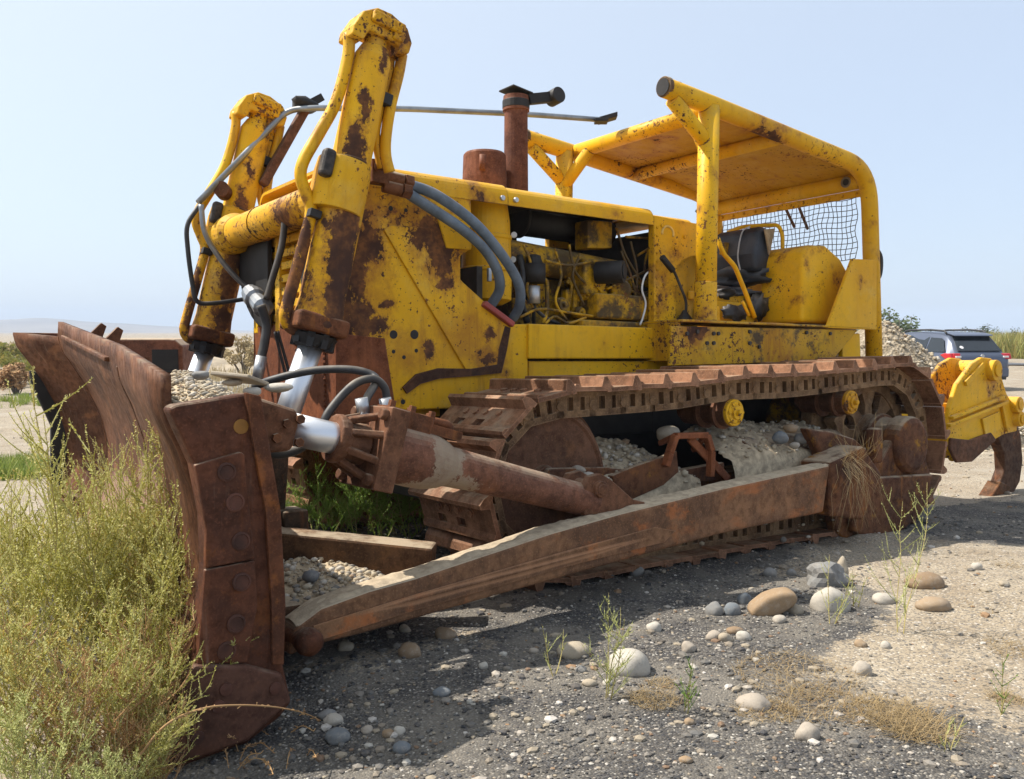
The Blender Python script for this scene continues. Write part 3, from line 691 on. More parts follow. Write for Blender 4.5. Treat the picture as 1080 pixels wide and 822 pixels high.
# ---------- push arms
def pushx(y): return y
ARMF = [(652,545,.0),(700,535,0)]
def arm(sg):
    # near face in plan from the blade (y 1.92) back to the trunnion (y 1.68)
    tp = [(313,660),(340,640),(390,622),(437,609),(513,584),(580,562),(654,541),(760,515),(876,490)]
    bt = [(305,694),(330,682),(380,670),(437,654),(520,630),(600,608),(657,592),(760,564),(869,541)]
    def yy(px): return 1.90-.22*(px-305)/(876-305)
    T = [at(a, b, y=yy(a)) for a, b in tp]; Bm = [at(a, b, y=yy(a)) for a, b in bt]
    W = .14; m = MB(); n = len(T)
    if sg < 0: T = [mir(p) for p in T]; Bm = [mir(p) for p in Bm]; W = -W
    vs = T+[p-V((0,W,0)) for p in T]+Bm+[p-V((0,W,0)) for p in Bm]
    fs = [(i,i+1,n+i+1,n+i) for i in range(n-1)]+[(2*n+i,3*n+i,3*n+i+1,2*n+i+1) for i in range(n-1)]+[(i,2*n+i,2*n+i+1,i+1) for i in range(n-1)]+[(n+i,n+i+1,3*n+i+1,3*n+i) for i in range(n-1)]
    fs += [(0,n,3*n,2*n),(n-1,3*n-1,4*n-1,2*n-1)]
    m.add(vs, fs); a = m.build('push_arm', RARM, B, .02, 3)
    if sg > 0:
        m = MB()                                                                              # doubler plate with a pointed end
        P = [at(x, y, y=yy(x)+.004) for x, y in ((330,660),(437,627),(600,580),(690,556),(712,560),(700,572),(600,597),(437,644),(335,676))]
        vs = P+[p+V((0,.005,0)) for p in P]; k = len(P)
        m.add(vs, [tuple(range(k))[::-1], tuple(range(k,2*k))]+[(i,(i+1)%k,(i+1)%k+k,i+k) for i in range(k)])
        m.build('doubler_plate', mat_rust('arm_plate_rust', (.25,.130,.078), (.16,.084,.056), (.42,.14,.045), .8, dust=0, streakdir=(1.6,4,4)), a, .002)
        m = MB()                                                                              # arm top caked with silt
        vs = []; fs = []; NX, NYY = 120, 8
        for i in range(NX+1):
            s = i/NX*(n-1); j = min(int(s), n-2); p = T[j].lerp(T[j+1], s-j)
            for q in range(NYY+1):
                v = q/NYY; d = .015*(math.sin(math.pi*min(1, max(0, v*1.0)))**.5)*(.7+.8*noise.noise(V((p.x*7, v*3, 3)))+.5*noise.noise(V((p.x*30, v*9, 5))))*(1 if p.x > 1.9 else .6)
                vs.append(p+V((0,-.006-v*(W-.012),-.004+max(0,d))))
        for i in range(NX):
            for q in range(NYY): k = i*(NYY+1)+q; fs.append((k,k+1,k+NYY+2,k+NYY+1))
        m.add(vs, fs, True); tag(m.build('silt_layer', DUSTY, a), 'pale dusty silt caked along the top of the arm')
        m = MB(); c = at(326,677,y=1.93); m.rock(c, (.052,.05,.052), 3, 3, .05); m.cyl(c, c+V((.02,-.2,.0)), .045); m.build('ball_joint', REND, a)
        # diagonal strut to the blade foot
        m = MB(); p, q = V((3.95,1.50,.24)), V((4.80,.80,.34)); m.bar(p, q, .16, .20); m.bar(V((4.78,1.75,.16)), V((4.72,.7,.20)), .20, .16)
        m.build('diagonal_strut', mat_rust('earthy_rust', (.16,.085,.05), (.08,.045,.03), (.25,.12,.05), .4, dust=.6), a, .012)
        m = MB(); c = at(905,505,y=1.66)                                                       # trunnion knuckle
        m.prism(at2([(868,487),(905,470),(925,500),(905,548),(870,544)], 1.62), 1.45, 1.66); m.build('trunnion_knuckle', RYEL, a, .02, 3)
    return a
arm(1); arm(-1)

# ---------- tilt cylinder brace
y0, y1 = 1.72, 1.62
pA, pB, pC, pD, pE = at(305,452,y=1.74), at(352,462,y=1.72), at(385,470,y=1.72), at(452,490,y=1.70), at(622,529,y=1.64)
ax = (pE-pC).normalized(); side = ax.cross(V((0,1,0))).normalized()
L = (pE-pC).length; Lc = (pD-pC).length
m = MB(); m.lathe(pC, pE, [(0,.10),(.0,.132),(.03,.134),(.05,.134),(.05,.124),(Lc*.7,.126),(Lc*.95,.122),(Lc*1.15,.105),(Lc*1.28,.086),(L*.62,.080),(L*.97,.078),(L*.975,.083),(L,.083)], 32)
RTILT = mat_rust('purple_rust_with_dust_band', (.22,.098,.070), (.135,.062,.048), (.26,.10,.04), .3, dust=.45, blobs=[(pC+ax*Lc*1.12+V((0,0,.02)), (.11,.3,.13)), (pC+ax*Lc*.95+V((0,0,-.13)), (.24,.3,.075))], bcol=(.31,.235,.165))
tilt = m.build('tilt_cylinder', RTILT, B)
tag(tilt, 'rusted hydraulic tilt cylinder with a long tube brace')
m = MB(); m.cyl(pA, pC, .062, seg=28); m.build('chrome_rod', CHROME, tilt)
m = MB(); m.obox(pC+ax*.045, ax*.045, side*.165, V((0,.155,0)))
m.lathe(pB-ax*.01, pC, [(0,.07),(.0,.095),(.02,.098),(.05,.09),(.05,.075),(.14,.085)], 20)
for k in range(8):
    an = R(45*k+22); w = side*math.cos(an)+V((0,1,0))*math.sin(an); p = pB+ax*.03
    m.bar(p+w*.085, pC+ax*.02+w*.14, .028, .028, up=w); 
for sx in (-1,1):
    for sy in (-1,1): m.cyl(pC+side*sx*.13+V((0,sy*.12,0))-ax*.03, pC+side*sx*.13+V((0,sy*.12,0)), .026, seg=6, smooth=False)
m.build('cylinder_gland', RPURP, tilt, .012, 3)
m = MB(); up = -side if side.z < 0 else side
q = pC+ax*.10+up*.14
m.obox(q+ax*.04, ax*.11, V((0,.07,0)), up*.035); m.obox(q+ax*.22+up*-.01, ax*.10, V((0,.06,0)), up*.02)
for k in range(6): m.cyl(q+ax*(-.05+.05*k)+V((0,.05*(-1)**k,0)), q+ax*(-.05+.05*k)+V((0,.05*(-1)**k,0))+up*.06, .016, seg=6, smooth=False)
m.cyl(pD+up*.06, pD+up*.16, .045); m.tube(bend([q+ax*.1+up*.02, q+ax*.3+up*.03, pD+ax*.02+up*.1], .06), .022)
m.build('port_block', mat_gland, tilt, .006)
m = MB(); m.lathe(pC+ax*Lc*.93, pE, [(0,.122),(.03,.128),(.12,.114),(.20,.094),(.30,.086)], 28); pass
# clevis on the arm
m = MB(); c = at(632,520,y=1.70)
for dy in (.0, -.15): m.prism([(c.x+.10,c.z-.10),(c.x+.105,c.z+.03),(c.x+.07,c.z+.085),(c.x,c.z+.095),(c.x-.07,c.z+.06),(c.x-.22,c.z-.05),(c.x-.30,c.z-.07),(c.x-.30,c.z-.11)], 1.67+dy, 1.71+dy)
m.cyl((c.x+.01,1.50,c.z+.02),(c.x+.01,1.735,c.z+.02),.040); m.cyl((c.x+.01,1.735,c.z+.02),(c.x+.01,1.745,c.z+.02),.028)
m.build('brace_clevis', RPURP, tilt, .01, 3)
# hoses
for pts, r, mt in (([(268,408),(290,400),(330,391),(370,390),(393,396),(396,404),(387,420),(383,434)], .017, RUBBER),
               ([(340,450),(346,436),(362,416),(378,403),(395,400),(406,410),(408,428)], .017, RUBBER),
               ([(278,476),(296,479),(318,472),(340,450)], .018, RUBBER)):
    m = MB(); ysq = [1.2, 1.3, 1.4, 1.5, 1.55, 1.6, 1.65, 1.68][:len(pts)] if len(pts) == 8 else [1.62]*len(pts)
    m.tube(curve([at(a, b, y=y) for (a, b), y in zip(pts, ysq)], 7), r, 12)
    if len(pts) > 4:
        pass
    m.build('hydraulic_hose', mt, B)
m = MB()
for px, py in ((383,428),(408,428)): m.cyl(at(px-2,py-8,y=1.67), at(px+1,py+10,y=1.67), .026); m.cyl(at(px,py+8,y=1.67), at(px+1,py+16,y=1.67), .03, seg=6, smooth=False)
build_each(m, 'hose_fitting', GALV, B)
# hoses and rod hanging by the far cylinder
for pts, y, r, mt in (([(211,216),(198,237),(198,262),(203,300),(208,318),(225,320),(263,315)], -.55, .014, RUBBER), ([(212,216),(216,245),(230,270),(248,292),(266,309)], -.50, .016, STEELB),
                  ([(275,322),(281,342),(279,362),(276,376),(272,398)], .35, .024, RUBBER), ([(301,228),(297,260),(288,292),(281,316)], .30, .018, DARK), ([(290,350),(296,375),(305,410)], .50, .008, BLACK), ([(293,350),(300,375),(309,408)], .50, .008, BLACK)):
    m = MB(); m.tube(curve([at(a, b, y=y) for a, b in pts], 7), r, 12); m.build('hydraulic_hose' if r > .01 else 'loose_cable', mt, B)
m = MB(); a, b = at(264,309,y=.0), at(283,331,y=.35); d = (b-a).normalized()
m.lathe(a, b, [(0,.03),(.0,.05),(.06,.05),(.07,.062),(.13,.062),(.14,.045),(.2,.05),(.28,.055),(.30,.03)], 14); m.build('quick_coupling', STEELB, B)
m = MB(); m.cyl(at(276,376,y=.36), at(271,402,y=.36), .030); m.build('hose_fitting', GALV, B)
# steel bar tied across from canopy to the brown strut by the far cylinder
m = MB(); m.tube(bend([at(209,214,y=-.75), at(303,116,y=-.75), at(330,114,y=-.62), at(430,115,y=-.45), at(560,121,y=-.3), at(640,127,y=-.2)], .12), .020, 10)
bar = m.build('steel_bar', STEELB, B)
m = MB(); m.obox(at(641,125,y=-.2), RI*.07+V((0,0,.02)), FW*.05, V((0,0,.018))); m.obox(at(634,128,y=-.2), RI*.05, FW*.05, V((0,0,.012))); m.build('rubber_pad', BLACK, bar, .004)
m = MB(); m.bar(at(277,195,y=-.75), at(321,117,y=-.75), .055, .075, up=(0,1,0)); m.build('brown_strut', RPURP, B, .006)
m = MB(); c = at(322,112,y=-.73); m.rock(c, (.09,.08,.05), 4, 2, .5); m.bar(c, at(339,103,y=-.73), .05, .05); m.build('cloth_wrap', BLACK, bar)
m = MB(); m.cyl(at(233,199,y=-.72), at(237,204,y=-.80), .05); m.build('bar_bracket', RUST, B)
# ---------- tracks
def track_path(n_out=1200):
    ci, ri, cs, rs = V((3.13,0,.53)), .40, V((0,0,.62)), .47
    P = []
    for k in range(0, 41): P.append(V((0+3.13*k/40, 0, .145+.0*k)))                              # bottom, to the front
    for k in range(1, 40):
        a = -math.pi/2+math.pi*k/40*1.0; P.append(ci+V((ri*math.cos(a),0,ri*math.sin(a))))
    top = [V((3.13,0,.935)), V((2.75,0,.945)), V((2.2,0,.965)), V((1.75,0,1.005)), V((1.15,0,1.015)), V((.5,0,1.055)), V((0.05,0,1.09))]
    P += curve(top, 10)
    for k in range(1, 40):
        a = math.pi/2+math.pi*k/40; P.append(cs+V((rs*math.cos(a),0,rs*math.sin(a))))
    P.append(P[0]); D = [0]
    for a, b in zip(P, P[1:]): D.append(D[-1]+(b-a).length)
    return P, D
TP, TD = track_path()
def tpos(s):
    s %= TD[-1]; lo = 0
    import bisect
    i = min(max(bisect.bisect_right(TD, s)-1, 0), len(TP)-2); k = (s-TD[i])/max(1e-9, TD[i+1]-TD[i]); return TP[i].lerp(TP[i+1], k)
NSH = 40; PITCH = TD[-1]/NSH
# shoe in its own frame: x along the chain, y across, z outward
def shoe_mesh():
    m = MB(); h = PITCH/2; w0, w1 = -.36, .32
    # plate with four relief holes: built from strips; rolled lip and grouser
    ycuts = [w0, -.20, -.12, -.02, .06, w1]
    xa, xb, xc, xd = -h-.012, -h+.035, -h+.085, h+.0
    z0, z1 = .075, .098
    m.box((xa,w0,z0),(xb,w1,z1)); m.box((xc,w0,z0),(xd,w1,z1))
    for a, b in ((w0,-.20),(-.12,-.02),(.06,w1)): m.box((xb-.002,a,z0+.0005),(xc+.002,b,z1-.0005))
    gr = [(xd-.055,.097),(xd-.040,.150),(xd-.018,.152),(xd+.004,.120),(xd+.012,.085),(xd+.012,.070),(xd-.012,.070),(xd-.02,.09)]
    m.prism([(a, b) for a, b in gr], w0-.002, w1+.002)
    m.prism([(xa-.0,.0985),(xa+.01,.112),(xa+.030,.112),(xa+.05,.0985)], w0+.004, w1-.004)
    for y in (-.16,.02,-.07,.14): 
        m.cyl((h*.15,y,.095),(h*.15,y,.112),.020, seg=6, smooth=False)
    return m.mesh('track_shoe', RTRACK)
SHOE = shoe_mesh()
def link_geo(m, s, yc):
    a, b = tpos(s-PITCH/2), tpos(s+PITCH/2); t = (b-a).normalized(); n = V((-t.z,0,t.x))*-1; c = (a+b)/2
    if True:
        n = V((t.z, 0, -t.x))
    L = (b-a).length/2
    for sg in (-1, 1):
        y = yc+sg*.155
        def bx(x0, x1, z0, z1, th=.032, dy=0):
            m.obox(c+V((0,y+dy,0))+t*((x0+x1)/2)+n*((z0+z1)/2), t*((x1-x0)/2), V((0,th,0)), n*((z1-z0)/2))
        bx(-L-.025, L+.02, -.062, -.026); bx(-L+.0, L-.0, .045, .074)
        bx(-L-.02, -L+.045, -.027, .046); bx(-.022,.022,-.027,.046); bx(L-.05, L+.018, -.027, .046, .026)
        bx(-L+.04, L-.045, -.027,.046,.010, -sg*.015)
        p = c+t*L; m.cyl(p+V((0,y-.036,0)), p+V((0,y+.04*1,0)), .026, seg=10)
    p = c+t*L; m.cyl(p+V((0,yc-.16,0)), p+V((0,yc+.16,0)), .028, seg=10)
    return c, t, n
def track(yc, sg):
    m = MB(); fr = []
    for i in range(NSH): fr.append(link_geo(m, i*PITCH+.06, yc))
    tr = m.build('track', RLINK, B)
    for c, t, n in fr:
        o = link(bpy.data.objects.new('track_shoe', SHOE)); o.parent = tr
        j_ = Matrix.Rotation(random.uniform(-.03,.03), 3, 'Y') @ Matrix.Rotation(random.uniform(-.012,.012), 3, 'Z'); t, n = (j_ @ t), (j_ @ n); c = c+n*random.uniform(-.004,.004)
        if sg > 0: o.matrix_local = Matrix(((t.x,0,n.x,c.x),(0,1,0,yc),(t.z,0,n.z,c.z),(0,0,0,1)))
        else: o.matrix_local = Matrix(((t.x,0,n.x,c.x),(0,-1,0,yc),(t.z,0,n.z,c.z),(0,0,0,1)))
    Y = lambda y: yc+sg*y
    # idler
    m = MB(); a, b = V((3.13,Y(-.15),.53)), V((3.13,Y(.15),.53))
    m.lathe(a, b, [(0,.05),(0,.40),(.02,.415),(.07,.415),(.075,.455),(.225,.455),(.23,.415),(.28,.415),(.30,.40),(.302,.385),(.29,.37),(.275,.15),(.27,.10),(.30,.09),(.305,.0)], 48)
    o = m.build('idler', RPLATEDK, B)
    # sprocket
    m = MB(); N = 25
    for y0, y1 in ((-.045,.045),):
        ring = []
        for k in range(N*4):
            an = 2*math.pi*k/(N*4); r = .475 if k % 4 in (1,2) else .425; ring.append((r*math.cos(an), .62+r*math.sin(an)))
        inner = [(.36*math.cos(2*math.pi*k/(N*4)), .62+.36*math.sin(2*math.pi*k/(N*4))) for k in range(N*4)]
        vs = [(x, Y(y), z) for y in (y0, y1) for lst in (ring, inner) for x, z in lst]; q = N*4; fs = []
        for k in range(q):
            l = (k+1) % q
            fs += [(k,l,q+l,q+k),(2*q+k,3*q+k,3*q+l,2*q+l),(k,2*q+k,2*q+l,l),(q+k,q+l,3*q+l,3*q+k)]
        m.add(vs, fs)
        for k in range(9):
            an = R(40*k+10); d = V((math.cos(an),0,math.sin(an))); e = V((-d.z,0,d.x)); c = V((0,Y(0),.62))
            vs = [c+d*r+e*w*s2+V((0,Y(y)-Y(0),0)) for y in (y0*.6, y1*.6) for r, w, s2 in ((.15,.055,-1),(.15,.055,1),(.25,.04,1),(.365,.09,1),(.365,.09,-1),(.25,.04,-1))]
            m.add(vs, [(0,1,2,3,4,5),(11,10,9,8,7,6)]+[(i,(i+1)%6,(i+1)%6+6,i+6) for i in range(6)])
    m.lathe((0,Y(-.06),.62),(0,Y(.2),.62),[(0,.19),(.10,.19),(.12,.16),(.2,.15)],28)
    m.build('sprocket', RLINK, B, .004)
    m = MB(); m.lathe((0,Y(.05),.60),(0,Y(.4),.60),[(0,.17),(.06,.18),(.07,.215),(.10,.215),(.11,.19),(.20,.185),(.21,.205),(.30,.205),(.325,.195),(.34,.16),(.343,.05),(.345,.0)],32)
    for k in range(10):
        an = R(36*k); p = V((.175*math.cos(an),Y(.35),.60+.175*math.sin(an))); m.cyl(p-V((0,sg*.03,0)), p+V((0,-sg*.004,0)), .018, seg=6, smooth=False)
    m.build('outboard_bearing', RYEL, B, .006)
    # carrier rollers
    for x, z in ((1.72,.87),(.50,.91)):
        m = MB(); m.lathe((x,Y(-.22),z),(x,Y(.3),z),[(0,.05),(.05,.05),(.05,.085),(.18,.085),(.19,.105),(.21,.105),(.215,.075),(.32,.075),(.325,.105),(.345,.105),(.35,.088),(.41,.088)],28)
        m.bar((x,Y(-.12),.55),(x,Y(-.12),z),.12,.10)
        cr = m.build('carrier_roller', RPURP, B)
        m = MB(); m.lathe((x,Y(.185),z),(x,Y(.6),z),[(0,.082),(.01,.085),(.028,.082),(.03,.068),(.036,.066),(.038,.042),(.05,.040),(.052,.020),(.075,.018),(.08,.0)],24)
        for k in range(6): an = R(60*k); p = V((x+.06*math.cos(an),Y(.215),z+.06*math.sin(an))); m.cyl(p-V((0,sg*.01,0)),p+V((0,sg*.014,0)),.010,seg=6)
        m.build('roller_cap', YRIP, cr, .002)
    # roller frame
    m = MB(); m.box((.15,Y(-.13),.20),(2.75,Y(.13),.50)); m.prism([(2.55,.35),(2.75,.33),(3.18,.46),(3.22,.54),(3.15,.62),(2.75,.60),(2.5,.56)], Y(.155), Y(.20)); m.prism([(2.55,.35),(2.75,.33),(3.18,.46),(3.22,.54),(3.15,.62),(2.75,.60),(2.5,.56)], Y(-.20), Y(-.155))
    for i in range(7):
        x = .45+.36*i; m.lathe((x,Y(-.14),.235),(x,Y(.14),.235),[(0,.11),(.05,.11),(.06,.085),(.22,.085),(.23,.11),(.28,.11)],20)
    tf = m.build('roller_frame', RYEL, B, .012)
    return tr, tf
RPLATEDK = mat_rust('dull_idler_rust', (.165,.082,.056), (.11,.055,.04), (.26,.11,.05), .3, dust=.3)
YC = 1.14
trN, tfN = track(YC, 1); trF, tfF = track(-YC, -1)
# near frame details
m = MB(); m.prism(at2([(646,502),(670,492),(700,482),(714,476),(716,498),(700,512),(652,534)], 1.40), 1.36, 1.40)
m.prism(at2([(600,512),(650,504),(652,534),(630,540)], 1.38), 1.30, 1.375)
m.prism(at2([(714,497),(764,488),(764,505),(714,512)], 1.36), 1.30, 1.36)
build_each(m, 'guard_plate', RYEL, tfN, .006)
m = MB()
vs = []; fs = []; K = 14; NXX = 16                                                            # half-round spring cover
for i in range(NXX+1):
    for k in range(K+1):
        a = math.pi*(.02+.62*k/K); x = 1.62-1.08*i/NXX; vs.append((x-.06*math.cos(a)*(i == 0), 1.20+.20*math.cos(a)+0, .50+.22*math.sin(a)))
fs = [(i*(K+1)+k, i*(K+1)+k+1, (i+1)*(K+1)+k+1, (i+1)*(K+1)+k) for i in range(NXX) for k in range(K)]
m.add(vs, fs, True)
sc = m.build('spring_cover', RYEL, tfN); s_ = sc.modifiers.new('t', 'SOLIDIFY'); s_.thickness = .018
m = MB(); P = [at(a, b, y=1.42) for a, b in ((702,492),(706,478),(712,460),(745,459),(750,476),(749,503))]
for a, b in zip(P, P[1:]): m.bar(a, b, .035, .045, up=(0,1,0))
m.bar(P[2]+V((0,.0,0)), P[2]+V((0,-.12,-.05)), .03, .03); m.bar(P[3], P[3]+V((-.02,-.12,-.10)), .03, .03)
m.bar(at(727,462,y=1.40), at(768,506,y=1.40), .05, .02, up=(0,1,0))
m.build('step_bracket', RPLATE, tfN, .006)
m = MB(); m.prism(at2([(855,452),(880,455),(905,463),(932,488),(950,455),(975,470),(985,500),(975,535),(930,575),(905,585),(885,560),(872,505),(868,478)], 1.50), 1.40, 1.48)
m.prism(at2([(900,505),(985,500),(975,540),(935,578),(900,560)], 1.53), 1.481, 1.53)
m.obox(at(922,470,y=1.50), (.05,0,0), (0,.04,0), (0,0,.12))
m.build('bearing_support', RYEL, tfN, .02, 3)
m = MB(); m.prism(at2([(860,412),(905,415),(920,440),(905,468),(855,455)], 1.05), .95, 1.05); m.build('sprocket_guard', RLINK, tfN, .01)

# ---------- fender and platform
m = MB(); FY = .87
for s in (1, -1):
    P = [(1.69,1.445),(-.44,1.46),(-.44,1.475),(1.69,1.463)]
    m.prism(P, s*.54, s*(FY+.02))
    m.prism(at2([(708,344),(905,348),(880,378),(868,381),(706,386)], FY), s*(FY-.02), s*FY)
    m.box((1.66,s*.56,1.19),(1.69,s*(FY-.021),1.445))
m.box((-.44,-.54,1.40),(1.69,.54,1.43))
fe = m.build('fender', YFENDER, B, .005)
m = MB()
for px, py in ((745,362),(752,352),(757,352),(752,362),(790,362),(800,366),(724,352),(735,350),(875,352),(790,350),(850,351)): c = at(px, py, y=FY); m.cyl(c, c+V((0,.014,0)), .014, seg=6, smooth=False)
build_each(m, 'fender_bolt', DARK, fe)
m = MB(); m.prism(at2([(901,273),(926,274),(926,348),(874,346)], .90), .86, .89); m.prism(at2([(888,352),(907,352),(908,384),(889,384)], .84), .80, .84)
m.prism([(-p[0]*0+p[0], p[1]) for p in at2([(901,273),(926,274),(926,348),(874,346)], .90)], -.89, -.86)
build_each(m, 'rear_gusset', YCLEAN, B, .006)
m = MB()                                                                                      # rear body, final drive
m.box((-.75,-.5,.6),(.4,.5,1.35)); m.lathe((0,.40,.64),(0,.9,.64),[(0,.42),(.2,.42),(.25,.3),(.45,.22)],32); m.lathe((0,-.40,.64),(0,-.9,.64),[(0,.42),(.2,.42),(.25,.3),(.45,.22)],32)
m.build('final_drive', YENG, B, .02)

# ---------- canopy
m = MB(); PR, RR = .072, .066
pz = 1.47
for s in (1, -1):
    rail = bend([(1.74,s*.77,2.985),(1.28,s*.775,2.945),(-.56,s*.80,2.755),(-.60,s*.80,2.15),(-.66,s*.80,1.19)], .30, 8)
    m.tube(rail, RR, 20); 
    m.tube([(1.31,s*.775,2.93),(1.34,s*.775,pz)], PR, 22)
    m.tube([at(709,105,y=.77) if s > 0 else mir(at(709,105,y=.77)), at(751,158,y=.775) if s > 0 else mir(at(751,158,y=.775))], .052, 16)
    m.lathe((1.34,s*.775,pz),(1.34,s*.775,2),[(0,.078),(.26,.078),(.262,.072)],22)
m.tube([(1.22,-.77,2.94),(1.22,.77,2.94)], .058, 18)
m.tube([(.52,-.78,2.845),(.52,.78,2.845)], .05, 16)
m.tube([(-.53,-.78,2.665),(-.53,.78,2.665)], .066, 18)
for s in (1,-1): m.tube([(1.22,s*.55,2.93),(1.34,s*.775,2.62)], .05, 14)
can = m.build('canopy_frame', YROOF, B)
m = MB(); c = V((1.745,.77,2.985)); m.lathe(c-V((.03,0,-.003)), c+V((.2,0,0)), [(0,.068),(.032,.068),(.034,.066),(.034,.056),(-.10,.056),(-.101,.0)], 22)
c = V((1.745,-.77,2.985)); m.lathe(c-V((.03,0,-.003)), c+V((.2,0,0)), [(0,.068),(.032,.068),(.034,.066),(.034,.056),(-.10,.056),(-.101,.0)], 22)
build_each(m, 'open_tube_end', mat_rust('bare_steel_rim', (.22,.15,.10), (.10,.06,.04)), can)
m = MB(); m.cyl((1.752,.77,2.986),(1.756,.77,2.986),.056); m.cyl((1.752,-.77,2.986),(1.756,-.77,2.986),.056); build_each(m, 'tube_bore_disc', BLACK, can)  # black discs over the tube ends, painting the dark hollow
m = MB(); vs = [(1.24,-.76,2.965),(1.24,.76,2.965),(.1,.77,2.845),(-.50,.77,2.715),(-.50,-.77,2.715),(.1,-.77,2.845)]
m.add(vs+[(a,b,c+.02) for a,b,c in vs], [(0,1,2,5),(5,2,3,4),(6,11,8,7),(11,10,9,8)]+[(i,(i+1)%6,(i+1)%6+6,i+6) for i in range(6)])
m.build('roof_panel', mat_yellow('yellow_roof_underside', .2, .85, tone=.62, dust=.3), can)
m = MB(); m.lathe((-.462,.66,2.66),(-.3,.66,2.66),[(0,.045),(.006,.045),(.007,.036),(.0,.03),(-.01,0)],18); m.build('tube_hole', mat_plain('grimy_hole_rim', (.20,.16,.10), .8), can); m = MB(); m.cyl((-.47,.66,2.66),(-.4575,.66,2.66),.026); m.build('tube_bore_disc', BLACK, can)  # the bore is a black disc, its inner shade put in as colour
m = MB(); X = -.56                                                                            # rear net and its edging
random.seed(5)
ysn = [-.70+.045*i for i in range(32)]; zsn = [2.05+.045*i for i in range(12)]
def nd(i, j): return V((X+.012*math.sin(i*1.1+j), ysn[i]+.006*math.sin(j*1.3+i*.35)*(1 if i > 20 else .15), zsn[j]+.006*math.sin(i*.6)*(1.6 if i > 21 else .2)))
for i in range(32): m.tube([nd(i,j) for j in range(12)], .0032, 5)
for j in range(12): m.tube([nd(i,j) for i in range(32)], .0032, 5)
m.build('rear_net', mat_plain('rusty_grey_wire', (.10,.085,.07), .7), can)
m = MB(); m.bar((X,-.74,2.572),(X,.74,2.572),.02,.06); m.bar((X,.735,2.0),(X,.735,2.54),.04,.02); m.bar((X,-.735,2.0),(X,-.735,2.54),.04,.02)
for i in range(12): m.cyl((X+.01,-.7+i*.127,2.572),(X+.03,-.7+i*.127,2.572),.012,seg=8)
m.build('net_frame', YFRAME, can, .003)

# ---------- operator's station
m = MB(); P = at2([(712,338),(711,292),(713,281),(719,273),(727,269),(733,268),(738,272),(738,338)], .60)
m.prism(P, .42, .60); m.prism(at2([(727,307),(735,307),(735,316),(727,316)], .62), .60, .62)
m.build('clutch_housing', YCLEAN, B, .012, 3)
m = MB(); fz = 1.47
m.box((-.42,.12,fz),(.20,.74,1.95)); 
pr = [(.20,1.5),(.20,1.98),(.17,2.06),(.09,2.10),(-.10,2.11),(-.30,2.02),(-.42,1.90),(-.42,1.5)]
m = MB(); m.prism(pr, .33, .73); tank = m.build('fuel_tank', YCLEAN, B, .03, 4)
m = MB(); m.box((-.42,-.74,fz),(-.02,.28,1.98)); m.box((.45,-.72,fz),(.95,-.5,1.85)); m.build('rear_cabinet', YFRAME, B, .03, 3)
m = MB(); c = at(728,345,y=.30); m.box((.35,-.30,fz),(.85,.28,1.66)); m.box((.28,-.28,1.66),(.80,.24,1.72)); m.box((.95,.30,fz),(1.12,.42,1.60))
seat = m.build('seat', YFRAME, B, .01); seat.location = (-.06,.10,0)
m = MB(); m.prism([(.24,1.93),(.30,1.90),(.40,1.92),(.42,2.05),(.38,2.24),(.30,2.28),(.22,2.25),(.20,2.05)], -.16, .30)
m.build('backrest', VINYL, seat, .05, 4)
m = MB(); m.tube(curve([(.415,.16,1.93),(.432,.15,2.05),(.395,.16,2.23),(.31,.17,2.285)], 6), .006, 8); m.build('seam_piping', mat_plain('pale_piping', (.45,.45,.44), .7), seat)
m = MB()
m.rock((.52,.0,1.745), (.26,.30,.05), 3, 3, .35, freq=2.2); m.rock((.70,.12,1.73), (.12,.2,.045), 8, 3, .5, freq=2.5); m.rock((.30,.05,1.88), (.10,.28,.09), 5, 3, .6, freq=2.6)
m.build('torn_cushion', VINYL, seat)
m = MB(); m.rock((.60,-.05,1.79),(.14,.14,.035), 5, 3, .5, freq=3); m.rock((.80,.15,1.70),(.08,.10,.03), 9, 2, .4, freq=3); build_each(m, 'seat_stuffing', mat_plain('pale_foam_stuffing', (.40,.35,.27), .95, var=.4, bump=.4), seat)
m = MB(); m.prism([(.20,2.26),(.33,2.24),(.27,2.04)], .315, .335); m.build('torn_cover', mat_plain('tan_torn_lining', (.36,.26,.15), .95, var=.4, bump=.4), seat, .008)
m = MB(); m.prism(at2([(812,277),(838,283),(838,301),(833,308),(814,307)], .42), .38, .42); m.build('armrest_box', YFRAME, seat, .012).location = (.06,-.10,0)
m = MB(); m.rock(at(826,272,y=.40), (.13,.09,.045), 6, 3, .35, freq=2.2); m.build('armrest_pad', VINYL, seat).location = (.06,-.10,0)
m = MB(); m.tube(bend([(.10,.33,1.60),(.12,.34,2.22),(.12,.30,2.30),(.14,-.05,2.33),(.14,-.2,2.30)], .10), .016, 10); m.build('seat_rail', YFRAME, seat)
m = MB()
m.rock(at(775,330,y=.46),(.14,.03,.06),7,3,.5,freq=2.5); m.rock(at(800,322,y=.42),(.10,.03,.10),4,3,.5,freq=2.5); m.build('hanging_vinyl', VINYL, seat).location = (.06,-.10,0)
def lever(pts, y, r, mt, name='lever', knob=None):
    m = MB(); m.tube(bend([at(a, b, y=y) for a, b in pts], .04), r, 10); o = m.build(name, mt, B)
    if knob:
        m = MB(); a, b = at(*knob[0], y=y), at(*knob[1], y=y); m.cyl(a, b, knob[2]); m.build('grip', BLACK, o, .006)
    return o
lever([(723,337),(724,318),(711,286),(699,271)], .66, .010, DARK, knob=((710,286),(698,271),.022))
m = MB(); m.lathe(at(722,341,y=.66), at(722,320,y=.66), [(0,.06),(.03,.055),(.06,.03),(.09,.012)], 14); m.build('lever_boot', BLACK, B)
